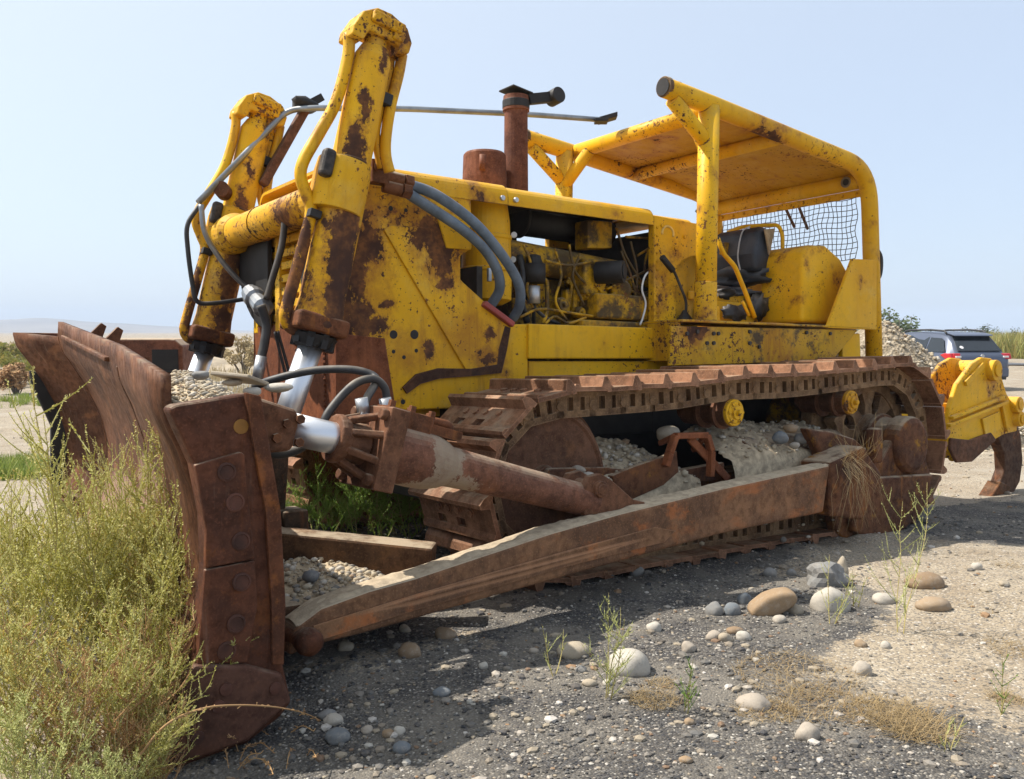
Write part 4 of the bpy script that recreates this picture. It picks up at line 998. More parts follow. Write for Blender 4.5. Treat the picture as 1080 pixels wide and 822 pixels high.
lever([(796,335),(786,308),(775,281),(763,268),(757,252)], .55, .018, YFRAME, knob=((763,268),(756,250),.014))
lever([(790,333),(783,318)], .55, .012, YFRAME)
lever([(742,230),(735,222)], .3, .016, BLACK)
m = MB(); a = at(828,215,y=-.2); m.tube([at(823,208,y=-.5), at(838,240,y=-.5)], .014, 8); m.tube([at(840,212,y=-.5), at(852,242,y=-.5)], .014, 8); build_each(m, 'rear_post', RUST, B)
m = MB(); c = at(760,270,y=.0); m.box((c.x-.1,-.1,c.z-.3),(c.x+.02,.0,c.z+.05)); m.obox(at(768,263,y=.1),(.08,0,0),(0,.03,0),(0,0,.05)); m.build('gauge_panel', YENG, B, .01)
m = MB(); m.tube(curve([at(924,262,y=.78), at(929,272,y=.78), at(928,290,y=.78), at(921,300,y=.78)], 6), .018, 8); m.build('hydraulic_hose', RUBBER, B)
for k in range(4):
    pass

# ---------- ripper at the back
RYY = 1.0
def rp(lst): return at2(lst, RYY)
m = MB()
outer = [(1002,430),(1010,405),(1018,394),(1026,383),(1036,377),(1046,378),(1055,388),(1058,402),(1062,415),(1068,425),(1073,436),(1073,455),(1060,458),(1046,466),(1040,474),(1020,486),(1006,487),(1000,476),(999,455)]
for a, b in ((RYY-.045, RYY), (RYY-.32, RYY-.275)): m.prism(rp(outer), a, b)
m.prism(rp([(1000,440),(1060,418),(1066,440),(1050,462),(1020,484),(1004,484)]), RYY-.274, RYY-.046)
m.bar(at(1000,438,y=RYY-.2), (-.7,.45,.75), .2, .22)
rip = m.build('ripper', YRIP, B, .014, 3)
tag(rip, 'yellow ripper frame at the back of the machine')
m = MB()
for q, (a, b) in enumerate((((1000,449),(1062,424)), ((1003,441),(1060,418)))):
    m.bar(at(*a, y=RYY+.02), at(*b, y=RYY+.02), .05, .028, up=(0,1,0)) if False else m.bar(at(*a, y=RYY+.022), at(*b, y=RYY+.022), .03, .044, up=(0,1,0))
m.bar(at(1018,405,y=RYY+.012), at(1037,385,y=RYY+.012), .05, .024, up=(0,1,0)); m.bar(at(1004,428,y=RYY-.10), at(1022,396,y=RYY-.10), .05, .05, up=(0,1,0))
m.bar(at(1056,425,y=RYY+.015), at(1062,455,y=RYY+.015), .03, .03, up=(0,1,0)); m.prism(rp([(1034,442),(1052,434),(1054,452),(1038,462)]), RYY, RYY+.02)
m.build('stiffener', YRIP, rip, .006)
m = MB()
for (px, py), r in (((1045,391),.095),((1069,427),.075),((1071,442),.07)):
    c = at(px, py, y=RYY); m.cyl(c+V((0,-.36,0)), c+V((0,.06,0)), r, seg=24); m.cyl(c+V((0,.06,0)), c+V((0,.075,0)), r*.62, seg=16)
build_each(m, 'pivot_pin', YRIP, rip, .006)
m = MB(); m.prism(rp([(1000,462),(1020,464),(1042,456),(1048,464),(1022,487),(1006,488),(999,474)]), RYY+.001, RYY+.03); m.build('lower_beam', RPURP, rip, .01)
m = MB(); m.prism(at2([(1050,446),(1070,440),(1077,458),(1079,486),(1076,508),(1066,527),(1054,532),(1046,526),(1055,510),(1060,496),(1059,478),(1053,464)], RYY-.12), RYY-.22, RYY-.12)
sh = m.build('ripper_shank', mat_rust('dark_shank_rust', (.10,.05,.032), (.06,.03,.022), dust=.15), rip, .014, 3)
m = MB(); m.prism(at2([(1045,526),(1056,508),(1066,513),(1064,529),(1053,533)], RYY-.105), RYY-.235, RYY-.105); m.build('shank_tip', mat_rust('brown_tip_rust', (.15,.075,.04), (.09,.045,.028), dust=.1), sh, .012, 3)
# ================================================================ GROUND
def mat_ground():
    t = NT('gravel_yard'); P = t.co()
    big = t.noise(P, .55, 6, .6); med = t.noise(P, 2.6, 7, .65); fine = t.noise(P, 40, 5, .7); grit = t.noise(P, 190, 3, .7)
    w = t.vmath('SUBTRACT', t.noise(P, 1.6, 7, .7, out=1), (0.66,0.66,0.66)).outputs[0]
    sc = t.n('ShaderNodeVectorMath', operation='SCALE'); t.lk(w, sc.inputs[0]); sc.inputs['Scale'].default_value = 1.1
    Q = t.vmath('ADD', P, sc.outputs[0]).outputs[0]
    Q = t.vmath('MULTIPLY', Q, (1,1,0)).outputs[0]
    dark = None
    for c, r in DARKZ:
        l = t.vmath('LENGTH', t.vmath('DIVIDE', t.vmath('SUBTRACT', Q, (c[0],c[1],0)).outputs[0], (r[0],r[1],1)).outputs[0]).outputs['Value']
        k = t.step(l, 1.22, .72); dark = k if dark is None else t.math('MAXIMUM', dark, k)
    cell = t.n('ShaderNodeTexVoronoi'); t.lk(P, cell.inputs['Vector']); cell.inputs['Scale'].default_value = 115
    cs = t.sep(cell.outputs['Color'])
    peb = t.n('ShaderNodeValToRGB'); t.lk(cs[0], peb.inputs[0]); el = peb.color_ramp.elements; peb.color_ramp.interpolation = 'CONSTANT'
    cols = [(0,(0.0238,0.0264,0.0317)),(.28,(0.0528,0.0541,0.0594)),(.52,(0.106,0.104,0.103)),(.72,(0.178,0.165,0.145)),(.87,(0.29,0.264,0.224)),(.965,(0.502,0.475,0.422))]
    while len(el) < len(cols): el.new(.5)
    for e, (p, c) in zip(el, cols): e.position = p; e.color = c+(1,)
    gcol = t.mix(t.step(cell.outputs['Distance'], .25, .75), peb.outputs[0], (0.0726,0.066,0.0594))
    gcol = t.mix(t.math('MULTIPLY', t.step(med, .36, .64), .6), gcol, (.235,.210,.172))
    sand = t.mix(t.step(med, .32, .68), (0.284,0.224,0.152), (0.396,0.333,0.244))
    sand = t.mix(t.math('MULTIPLY', t.step(fine, .45, .72), .45), sand, (0.224,0.172,0.112))
    sand = t.mix(t.math('MULTIPLY', t.step(grit, .50, .66), .7), sand, (0.125,0.112,0.099))
    sand = t.mix(t.math('MULTIPLY', t.step(cs[1], .90, .93), .7), sand, (0.528,0.482,0.409))
    sand = t.mix(t.math('MULTIPLY', t.step(cs[2], .66, .74), .65), sand, (0.0924,0.0884,0.0845))
    sand = t.mix(t.math('MULTIPLY', t.step(big, .5, .7), .5), sand, (0.37,0.337,0.284))
    dk = t.step(t.math('ADD', dark, t.math('MULTIPLY', t.math('SUBTRACT', t.noise(P, 5, 7, .75), .5), 1.5)), .38, .62)
    col = t.mix(dk, sand, gcol)
    h = t.math('ADD', t.math('MULTIPLY', t.math('SUBTRACT', 1.0, cell.outputs['Distance']), t.math('ADD', .35, t.math('MULTIPLY', dark, .9))), t.math('MULTIPLY', fine, .8))
    t.bump(h, .7, .008)
    return t.fin(col, .92, 0.0, .2)
DARKZ = [((4.25,2.6),(1.25,1.05)),((3.9,3.45),(.9,.5)),((2.8,2.0),(1.2,.7)),((-1.3,1.6),(1.5,.85)),((3.0,.2),(3.4,1.5)),((5.0,2.9),(.9,.7))]  # dark gravel; also spread over the machine's shade zone, painting it darker
random.seed(3)
N = 360; A, Bq = 1.5, 8.0; cx, cy = 3.2, 2.6
ax_ = [A*math.sinh(Bq*(2*i/N-1)) for i in range(N+1)]
m = MB(); m.v = [(cx+x, cy+y, ground(cx+x, cy+y)) for y in ax_ for x in ax_]
m.f = [(j*(N+1)+i, j*(N+1)+i+1, (j+1)*(N+1)+i+1, (j+1)*(N+1)+i) for j in range(N) for i in range(N)]; m.sm = [True]*len(m.f); m.mi = [0]*len(m.f)
g = m.build('ground', mat_ground()); tag(g, kind='structure')

def inzone(x, y, zs): return any(((x-c[0])/r[0])**2+((y-c[1])/r[1])**2 < 1 for c, r in zs)
GRAV = mat_island('dark_gravel_stones', [((0.03,0.0325,0.0375),3),((0.0625,0.0625,0.0675),3),((0.119,0.116,0.11),3),((0.213,0.194,0.169),2.5),((0.425,0.4,0.35),.8),((0.188,0.119,0.075),.5)])
PEBB = mat_island('sandy_pebbles', [((0.312,0.263,0.194),4),((0.237,0.2,0.156),3),((0.125,0.12,0.112),3),((0.4,0.356,0.3),2),((0.5,0.463,0.413),1),((0.275,0.169,0.0938),.6)])
def scatter(name, mt, n, size, test, seed, kind_label, dmin=1.9, dmax=9.5, pw=1.0):
    rr = random.Random(seed); m = MB(); vs, fs = ico(1); k = 0; V0 = []; F0 = []
    hd = math.atan2(wray(540,411).y, wray(540,411).x)
    while k < n:
        d = dmin*(dmax/dmin)**(rr.random()**pw); a = hd+R(rr.uniform(-34, 34))
        x, y = WCAM.x+d*math.cos(a), WCAM.y+d*math.sin(a)
        k += 1
        if not test(x, y, rr): continue
        s = size(rr, d); z = ground(x, y); e = (rr.uniform(.7,1.4), rr.uniform(.7,1.2), rr.uniform(.4,.8)); ya = rr.uniform(0, 6.3); c_, s_ = math.cos(ya), math.sin(ya); b = len(V0)
        for p in vs:
            u, v, w = p.x*s*e[0]*rr.uniform(.8,1.2), p.y*s*e[1], p.z*s*e[2]
            V0.append((x+u*c_-v*s_, y+u*s_+v*c_, z+w+s*.15))
        F0 += [tuple(i+b for i in f) for f in fs]
    m.v = V0; m.f = F0; m.sm = [False]*len(F0); m.mi = [0]*len(F0)
    o = m.build(name, mt); tag(o, kind_label, 'gravel', kind='stuff'); return o
scatter('gravel', GRAV, 15000, lambda r, d: r.uniform(.0035,.0085)*(1+(r.random() < .06)*1.2)*(.8+.09*d), lambda x, y, r: inzone(x+.3*nz(x,y,2.2,1), y+.3*nz(x,y,2.2,8), DARKZ), 5, 'loose dark grey gravel spread around the front of the machine', 1.9, 8)
scatter('gravel', PEBB, 900, lambda r, d: r.uniform(.009,.017)*(1+(r.random() < .1)*.7), lambda x, y, r: nz(x,y,1.3,17) > -.05, 16, 'mixed larger stones strewn over the yard', 2.0, 9)
scatter('pebbles', PEBB, 9000, lambda r, d: r.uniform(.003,.008)*(1+(r.random() < .05)*2)*(.7+.10*d), lambda x, y, r: True, 6, 'small pale pebbles scattered over the sandy yard', 1.9, 16)

# ================================================================ STONES
ST = {'white': mat_stone('pale_river_stone', (.42,.375,.31), (.48,.45,.39), (.36,.31,.25)), 'tan': mat_stone('tan_stone', (.29,.195,.11), (.32,.235,.15), (.25,.17,.10)),
      'grey': mat_stone('grey_stone', (.18,.178,.17), (.23,.228,.22), (.16,.17,.18)), 'blue': mat_stone('blue_grey_stone', (.13,.15,.17), (.16,.18,.195), (.145,.16,.17)), 'cream': mat_stone('cream_stone', (.36,.305,.225), (.32,.27,.20), (.38,.32,.235))}
def stone(px, py, hw, hh, kind, label, group=None, sub=3, rough=.20, seed=None, faceted=False):
    'py is the middle of the stone in the photograph; hw, hh its half size in pixels'
    p, t = gpix(px, py+hh*.75)
    s = t/FPX; seed = seed if seed is not None else px*.37+py
    m = MB(); m.rock((0,0,0), (hw*s*1.0, hw*s*.85, hh*s*1.05), seed % 97, sub, rough, freq=1.5 if faceted else 1.0, smooth=not faceted)
    o = m.build('stone', ST[kind]); o.location = (p.x, p.y, p.z+hh*s*.34); a = math.atan2(RI.y, RI.x); o.rotation_euler.z = a
    return tag(o, label, 'stone', group)
SL = [
 (605,683,17,10,'cream','flat oval tan-grey stone left of the big white one, in the shade edge'),
 (664,696,22,14,'white','big white oval stone lying behind the green sprig in the middle of the yard'),
 (690,660,8,6,'white','small pale stone alone on dark shaded gravel below the track'),
 (875,630,18,16,'white','large round cream boulder in front of the cracked grey rock'),
 (795,738,17,9,'white','flat white stone half sunk in the dry yellow grass'),
 (852,771,11,10,'white','round white stone nearest the camera on the right'),
 (909,704,9,8,'white','small egg-shaped white stone alone on bare sand'),
 (932,630,11,7,'white','bright white stone left of the tall thin weed'),
 (974,611,16,10,'tan','rough tan stone behind the tall thin weed'),
 (984,635,15,8,'tan','low tan stone right of the tall thin weed'),
 (1030,597,5,5,'white','tiny white stone on the sand at the shadow edge, far right'),
 (1059,615,5,3,'cream','small flat stone at the right border of the sand'),
 (754,641,9,8,'grey','round grey pebble left of the orange-tan boulder'),
 (772,641,9,8,'blue','blue-grey pebble touching the left side of the orange-tan boulder'),
 (785,630,7,8,'blue','dark slate pebble standing behind the orange-tan boulder'),
 (822,621,6,4,'grey','flat grey pebble behind the orange-tan boulder'),
 (838,641,9,6,'cream','beige pebble at the right foot of the orange-tan boulder'),
 (822,652,6,5,'white','small pale pebble below the orange-tan boulder'),
 (753,669,8,6,'white','leftmost rounded pale pebble of the short row at the shadow edge'),
 (765,671,7,6,'cream','second pebble of the short row at the shadow edge'),
 (784,669,8,6,'white','rightmost pale pebble of the short row at the shadow edge'),
 (775,664,8,4,'tan','flat brown pebble lying across the short row of pebbles'),
 (726,681,7,7,'white','chalky white lump beside the thin small weed'),
 (812,603,7,6,'grey','grey pebble in the shade beside the track links'),
 (835,603,5,5,'grey','small grey pebble left of the cracked rock'),
 (908,678,6,4,'tan','small brown pebble on the sand behind the egg-shaped stone'),
 (934,680,5,4,'white','little pale pebble right of the egg-shaped stone'),
 (470,666,11,7,'tan','brown stone under the push arm in the light patch'),
 (433,684,12,9,'tan','crumbly tan clod on the light patch under the push arm'),
 (364,680,8,6,'cream','beige pebble close under the push arm'),
 (427,662,6,5,'cream','round beige pebble under the arm beside the brown stone'),
 (510,701,5,4,'white','small white pebble on the dark gravel under the brace'),
 (563,685,5,3,'white','tiny bright pebble left of the flat tan-grey stone'),
 (727,760,5,4,'tan','small rusty pebble near the bottom middle of the yard'),
 (345,752,9,5,'grey','grey oval pebble at the foot of the blade'),
 (356,774,13,7,'blue','wide blue-grey stone by the dead twig'),
 (352,757,10,6,'white','pale angular pebble at the foot of the blade'),
 (387,768,6,4,'white','white pebble right of the wide blue-grey stone'),
 (409,772,6,5,'tan','brown pebble on dark gravel near the blade'),
 (421,769,6,5,'white','pale round pebble right of the brown one near the blade'),
 (424,787,9,6,'blue','bluish flat stone on dark gravel below the pebbles'),
 (466,728,9,5,'blue','slate chip at the sunlit edge of the blade shadow'),
 (613,705,6,4,'grey','grey pebble below the flat tan-grey stone'),
 (622,719,7,4,'cream','cream pebble at the foot of the middle sprig'),
 (641,719,5,4,'white','white pebble beside the stalk of the middle sprig'),
 (723,800,7,3,'tan','flat pinkish chip at the bottom edge of the yard'),
 (672,602,8,7,'grey','grey clod beside the track under the push arm'),
]
for a in SL: stone(*a[:5], a[5])
m = MB(); p, t = gpix(814, 646); s = t/FPX                                                  # the wedge-shaped tan boulder
m.prism([(-24*s,-2*s),(-22*s,8*s),(-8*s,19*s),(4*s,23*s),(16*s,25*s),(25*s,18*s),(20*s,9*s),(6*s,0),(-8*s,-4*s)], -12*s, 12*s)
o = m.build('stone', ST['tan']); o.location = p; o.rotation_euler.z = math.atan2(RI.y, RI.x)+math.pi
o.rotation_euler.z = math.atan2(RI.y, RI.x)
md = o.modifiers.new('bevel', 'BEVEL'); md.width = 6*s; md.segments = 2; md.limit_method = 'NONE'; md = o.modifiers.new('sub', 'SUBSURF'); md.levels = 2; md.render_levels = 2
for q in o.data.polygons: q.use_smooth = True
tag(o, 'orange-tan wedge-shaped boulder with a smooth top in the shade edge', 'stone')
stone(871,604,20,16,'grey','cracked grey rock with rough face close to the track',None,3,.30,5.3,faceted=True)
m = MB(); p, t = gpix(888, 612); s = t/FPX; m.rock((0,0,0),(6*s,6*s,13*s), 5, 3, .3)
o = m.build('stone', ST['cream']); o.location = (p.x,p.y,p.z+9*s); tag(o, 'upright buff stone leaning on the right of the cracked grey rock', 'stone')

# ---------- stones and dirt lying on the machine (in its frame, resting on it)
def mstone(px, py, hw, hh, y, kind, label, rot=0.0, group=None):
    c = at(px, py, y=y); s = (c-CAM).dot(FW)/FPX
    m = MB(); m.rock((0,0,0), (hw*s*1.05, hw*s*.8, hh*s), px*.7 % 97, 3, .16)
    o = m.build('stone', ST[kind]); o.matrix_world = ROOTM @ Matrix.Translation(c) @ Matrix.Rotation(math.atan2(RI.y,RI.x), 4, 'Z') @ Matrix.Rotation(rot, 4, 'Y')
    return tag(o, label, 'stone', group)
mstone(604,507,7,6,1.36,'white','left white pebble of the three on the track frame'); mstone(622,504,9,6,1.37,'white','long white pebble at the right of the three on the track frame', .4); mstone(611,495,7,4,1.33,'white','topmost white pebble of the three on the track frame', .3)
mstone(704,458,13,9,1.28,'cream','pale boulder wedged below the carrier roller beside the rusty step')
mstone(823,462,8,7,1.40,'blue','blue-grey stone on the dirt heap above the push arm'); mstone(834,452,8,5,1.36,'tan','pinkish flat stone on top of the dirt heap'); mstone(845,463,7,6,1.38,'grey','grey stone at the right end of the dirt heap'); mstone(838,470,5,4,1.42,'white','small pale stone low on the dirt heap')
mstone(294,409,14,5,1.95,'white','flat white stone resting on the inner corner of the blade top'); mstone(266,413,9,5,2.0,'white','pale oval stone on the edge of the blade end'); mstone(245,404,10,4,1.95,'cream','beige stone in the gravel on top of the blade')
mstone(212,396,9,5,1.8,'grey','greenish grey stone in the gravel on the blade top'); mstone(328,608,9,7,1.55,'grey','grey stone in the gravel behind the blade foot'); mstone(352,622,11,6,1.62,'cream','pale stone lying on the strut behind the blade')
mstone(327,614,11,8,1.40,'white','round pale stone between the arm and the strut')
c = at(258,405,y=1.92); s = (c-CAM).dot(FW)/FPX; m = MB(); m.add([(-24*s,-.10,0),(22*s,-.12,.0),(20*s,.05,.01),(-20*s,.06,.01),(-24*s,-.10,.014),(22*s,-.12,.012),(20*s,.05,.024),(-20*s,.06,.024)], [(0,3,2,1),(4,5,6,7),(0,1,5,4),(1,2,6,5),(2,3,7,6),(3,0,4,7)])
o = m.build('rock_slab', ST['cream'], None, .004); o.matrix_world = ROOTM @ Matrix.Translation(c) @ Matrix.Rotation(math.atan2(RI.y,RI.x)-.2, 4, 'Z') @ Matrix.Rotation(R(6), 4, 'Y') @ Matrix.Rotation(R(-14), 4, 'X'); tag(o, 'thin pale stone slab tilted on the gravel on top of the blade', 'stone')
DIRT = mat_plain('grey_beige_dirt', (.40,.32,.215), .95, var=.35, scale=22, bump=.8)
def heap(name, pts, label, npeb, seed, mat=None, size=(.008,.025), xf=None, zmin=-9):
    'a heap of dirt: grid of (x, y) cells with a height, strewn with pebbles'
    rr = random.Random(seed); m = MB(); x0, x1, y0, y1, zf = pts; NXh, NYh = 60, 24; vs = []
    for i in range(NXh+1):
        for j in range(NYh+1):
            u, v = i/NXh, j/NYh; x, y = x0+(x1-x0)*u, y0+(y1-y0)*v
            z = zf(u, v)+.018*noise.noise(V((x*9,y*9,seed)))+.012*noise.noise(V((x*31,y*31,seed+1)))+.008*noise.noise(V((x*70,y*70,seed+4)))
            vs.append((x+(xf(y) if xf else 0), y, max(z, zmin)))
    m.add(vs, [(i*(NYh+1)+j, i*(NYh+1)+j+1, (i+1)*(NYh+1)+j+1, (i+1)*(NYh+1)+j) for i in range(NXh) for j in range(NYh)], True)
    o = m.build(name, mat or DIRT); o.matrix_world = ROOTM
    m = MB(); iv, ifc = ico(1)
    for k in range(npeb):
        u, v = rr.random(), rr.random(); s = size[0]*.8*(size[1]*1.5/size[0])**(rr.random()**1.8); x, y, z = x0+(x1-x0)*u, y0+(y1-y0)*v, zf(u, v)
        if xf: x += xf(y)
        e = (rr.uniform(.7,1.4), rr.uniform(.6,1.1), rr.uniform(.5,.9))
        m.add([(x+p.x*s*e[0]*rr.uniform(.85,1.15), y+p.y*s*e[1], z+p.z*s*e[2]+s*.1+.006) for p in iv], ifc, True)
    q = m.build('pebbles', PALEP, o); q['kind'] = 'stuff'
    tag(o, label, 'dirt', kind='stuff'); return o
PALEP = mat_island('pale_pebbles_on_machine', [((.46,.39,.28),4),((.40,.33,.23),4),((.28,.25,.21),2),((.55,.50,.42),2),((.20,.19,.17),1),((.30,.20,.12),.4)])
heap('dirt_heap', (1.80,.35,.98,1.48, lambda u, v: .50+.34*math.sin(math.pi*min(1,.18+.74*u))**.6*(1-.80*v**1.5)*(.9+.12*math.sin(u*9))-.5*max(0,v-.86)/.14), 'mound of dirt and pebbles heaped on the rear of the track frame', 420, 3, size=(.006,.022), zmin=.40)
heap('dirt_heap', (2.95,2.05,1.02,1.42, lambda u, v: .46+.27*math.sin(math.pi*(.1+.85*u))**.7*(1-.70*v)-.4*max(0,v-.9)/.1), 'pebbly dirt piled behind the idler on the track frame', 420, 4, size=(.006,.022), zmin=.40)
heap('gravel_heap', (-.30,-.045,1.10,2.03, lambda u, v: ztop(1.10+.93*v)-.055+.075*math.sin(math.pi*min(1,.15+.85*u))*(1-.4*v)), 'gravel lying in the ledge on top of the blade near its end', 900, 7, size=(.005,.014), xf=planx)
heap('gravel_heap', (4.10,4.85,1.20,1.72, lambda u, v: .10+.17*math.sin(math.pi*(.2+.7*u))*(1-.2*v)+.04*u), 'grey gravel filling the corner between blade foot, arm and strut', 900, 8, size=(.005,.017))
# berm pushed up along the track
heap('gravel_heap', (3.6,-.4,1.30,1.62, lambda u, v: ground_d(3.6-4.0*u, 1.30+.32*v)+.075*(1-v)**1.2*(.7+.5*math.sin(u*17)*math.sin(u*5))), 'low berm of earth and stones along the bottom of the near track', 300, 9) if False else None

# ================================================================ PLANTS
LEAF = {'kochia': mat_leaf('yellow_green_weed', [(.44,.41,.085),(.53,.51,.16),(.62,.60,.28),(.52,.40,.10)], .45),
        'pale': mat_leaf('pale_green_weed', [(.46,.48,.18),(.54,.55,.24),(.42,.42,.12)], .42),
        'green': mat_leaf('green_weed', [(.16,.27,.04),(.24,.36,.07),(.32,.40,.10)], .42),
        'dry': mat_leaf('dry_straw', [(.30,.205,.095),(.36,.27,.14),(.25,.16,.075)], .2, .7),
        'grass': mat_leaf('green_grass', [(.17,.24,.04),(.25,.30,.07),(.34,.33,.10)], .35),
        'scrub': mat_leaf('dry_scrub', [(.38,.29,.15),(.46,.37,.21),(.30,.24,.12)], .2, .8),
        'field': mat_leaf('field_weeds', [(.16,.20,.05),(.28,.27,.07),(.36,.28,.08)], .25),
        'twig': mat_leaf('dead_twig', [(.40,.22,.09),(.48,.30,.14),(.33,.19,.09)], .1, .8),
        'tree': mat_leaf('tree_leaves', [(.045,.07,.025),(.075,.105,.04),(.11,.135,.06)], .25)}
STEM = mat_plain('weed_stem', (.40,.33,.13), .8); BARK = mat_plain('grey_bark', (.16,.13,.10), .9)
def weed_mesh(seed, h=.6, nb=16, up=.75, leaf=.011, step=.0085, spread=.30, sub=4, mats=('kochia',), thin=.0022, lw=.0022, curl=.25):
    r = random.Random(seed); m = MB()
    def strand(p, d, L, r0, leaves, depth):
        n = max(4, int(L/.035)); pts = [p]; q = p.copy(); dd = d.copy()
        cu = V((r.uniform(-1,1), r.uniform(-1,1), .35))*curl
        for i in range(n):
            dd = (dd + cu*(1.6/n) + V((r.uniform(-.1,.1), r.uniform(-.1,.1), up*.10))).normalized(); q = q+dd*(L/n); pts.append(q.copy())
        m.tube(pts, [r0*(1-.75*i/n) for i in range(n+1)], 3, caps=False, mi=1 if depth == 0 else 0, smooth=False)
        # leaves
        if leaves:
            k = int(L/step); 
            for i in range(int(k*.12), k):
                s = i/k*n; j = min(int(s), n-1); c = pts[j].lerp(pts[j+1], s-j); t = (pts[j+1]-pts[j]).normalized()
                a = t.orthogonal().normalized(); a.rotate(Matrix.Rotation(r.uniform(0, 6.28), 3, t)); ld = (a*.8+t*.75).normalized()
                w = ld.cross(t).normalized()*lw*r.uniform(.7,1.3); l = leaf*r.uniform(.6,1.3)*(1.1-.4*i/k)
                b = len(m.v); m.v += [tuple(c-w*.6), tuple(c+ld*l*.5-w), tuple(c+ld*l), tuple(c+ld*l*.5+w)]; m.f.append((b,b+1,b+2,b+3)); m.sm.append(False); m.mi.append(0)
        return pts
    nst = r.randint(2, 3)
    for sidx in range(nst):
        d0 = V((r.uniform(-spread,spread), r.uniform(-spread,spread), 1)).normalized()
        H = h*r.uniform(.75, 1.05); main = strand(V((r.uniform(-.02,.02), r.uniform(-.02,.02), -.02)), d0, H, thin*1.6, True, 0)
        for k in range(nb):
            s = r.uniform(.10, .95); i = min(int(s*(len(main)-1)), len(main)-2); p = main[i]
            an = r.uniform(0, 6.28); d = V((math.cos(an)*r.uniform(.5,1.0), math.sin(an)*r.uniform(.5,1.0), r.uniform(.35,1.0))).normalized()
            L = h*r.uniform(.18,.50)*(1.15-s*.75); br = strand(p, d, L, thin, True, 1)
            for q in range(sub):
                j = r.randint(1, len(br)-2); an = r.uniform(0, 6.28); d2 = (V((math.cos(an), math.sin(an), r.uniform(.2,1)))+ (br[j+1]-br[j]).normalized()*.6).normalized()
                strand(br[j], d2, L*r.uniform(.2,.5), thin*.75, True, 2)
    return m.mesh('weed', [LEAF[mats[0]], STEM])
KO = [weed_mesh(i, .66, 20, mats=('kochia',), leaf=.0135, step=.0085, lw=.0026, thin=.0028, curl=.5, sub=3) for i in range(5)]
KP = [weed_mesh(40+i, .50, 13, mats=('pale',), lw=.0026, leaf=.013) for i in range(2)]
KG = [weed_mesh(20+i, .45, 16, up=.4, mats=('green',), spread=.6, lw=.0024) for i in range(3)]
KD = [weed_mesh(30+i, .50, 12, mats=('twig',), leaf=.007, step=.014, sub=3, thin=.0022) for i in range(3)]
def put(me, p, s, rz, label, cat, group=None, name='weed', tilt=(0,0)):
    o = link(bpy.data.objects.new(name, me)); o.location = p; o.scale = (s,s,s); o.rotation_euler = (tilt[0], tilt[1], rz); return tag(o, label, cat, group)
rr = random.Random(77)
# bushy weed mass in front of the blade, lower left
cnt = 0
def wpt(px, dist):
    d = wray(px, 600); k = dist/math.hypot(d.x, d.y); x, y = WCAM.x+d.x*k, WCAM.y+d.y*k; return V((x, y, ground(x, y)))
for px, dist, s, k in [(5,3.0,1.0,'k'),(60,2.9,.95,'k'),(110,3.0,1.0,'k'),(150,3.15,.9,'k'),(30,3.3,1.05,'k'),(90,3.4,1.1,'k'),(140,3.5,1.05,'k'),(180,3.45,.95,'k'),(-30,3.5,1.1,'k'),(10,3.8,1.05,'k'),(60,3.9,1.1,'k'),(120,3.8,1.05,'k'),(165,3.8,1.1,'k'),(195,3.75,.95,'k'),(35,4.3,1.0,'k'),(90,4.35,1.1,'k'),(150,4.2,1.15,'k'),(185,4.05,1.1,'k'),(-20,4.4,1.0,'k'),(65,4.8,.95,'k'),(120,4.7,1.0,'k'),(160,4.6,1.1,'k'),(20,5.0,.8,'k'),(175,4.35,1.2,'k'),(205,3.9,1.0,'k'),(212,3.6,.85,'k'),(198,3.3,.8,'k'),(170,3.05,.75,'k'),(75,4.1,1.0,'k'),(0,4.7,.8,'k'),(-60,2.9,1.1,'k'),(-40,3.9,1.1,'k'),
                       (35,2.35,.75,'p'),(90,2.30,.62,'p'),(5,2.5,.8,'p'),(125,2.45,.55,'p'),(205,3.55,.9,'p'),(60,2.6,.8,'k'),(115,2.65,.8,'k'),(150,2.75,.72,'k'),(20,2.7,.85,'k')]:
    p = wpt(px, dist); me = rr.choice(KO) if k == 'k' else rr.choice(KP)
    if k == 'k': put(me, p, s*(1.0 if dist < 3.3 else 1.08 if dist < 4 else .92), rr.uniform(0,6.28), 'bushy yellow-green weed in the thicket in front of the blade', 'weed', 'weeds in the thicket before the blade')
    else: put(me, p, s, rr.uniform(0,6.28), 'pale green leafy weed low at the lower left edge of the thicket', 'weed', 'pale weeds at the edge of the thicket')
for px, dist, s in [(140,2.75,1.0),(125,2.62,.9),(100,2.66,1.0),(80,2.7,1.1),(40,2.62,.9),(165,2.7,.8),(155,2.95,1.1),(185,3.05,1.0),(110,2.75,.9),(160,2.85,.8),(135,2.9,1.0),(175,3.0,.8),(60,2.75,.9),(20,2.9,1.0),(95,2.6,.8),(150,2.6,.7)]:
    put(rr.choice(KD), wpt(px, dist), s, rr.uniform(0,6.28), 'dried brown weed stalks standing under the yellow-green thicket', 'weed', 'dried weeds under the thicket')
KW = [weed_mesh(60+i, .85, 10, mats=('kochia',), leaf=.011, step=.0085, sub=1, spread=.14, curl=.3, thin=.0024) for i in range(3)]
for px, dist, s in [(140,3.6,.95),(165,3.7,1.0),(112,3.9,1.0),(200,3.6,.85),(90,3.7,.9),(60,3.8,.95),(30,3.7,.9),(180,3.5,.85),(10,3.5,.9),(150,3.9,1.0),(172,4.0,1.05),(190,3.9,.95),(128,4.2,.95),(100,4.3,.9),(75,4.4,.9),(20,4.2,.85),(160,4.3,1.0),(185,4.2,1.0)]:
    put(rr.choice(KW), wpt(px, dist), s, rr.uniform(0,6.28), 'wispy tall yellow-green weed rising above the thicket before the blade', 'weed', 'wispy weeds above the thicket')
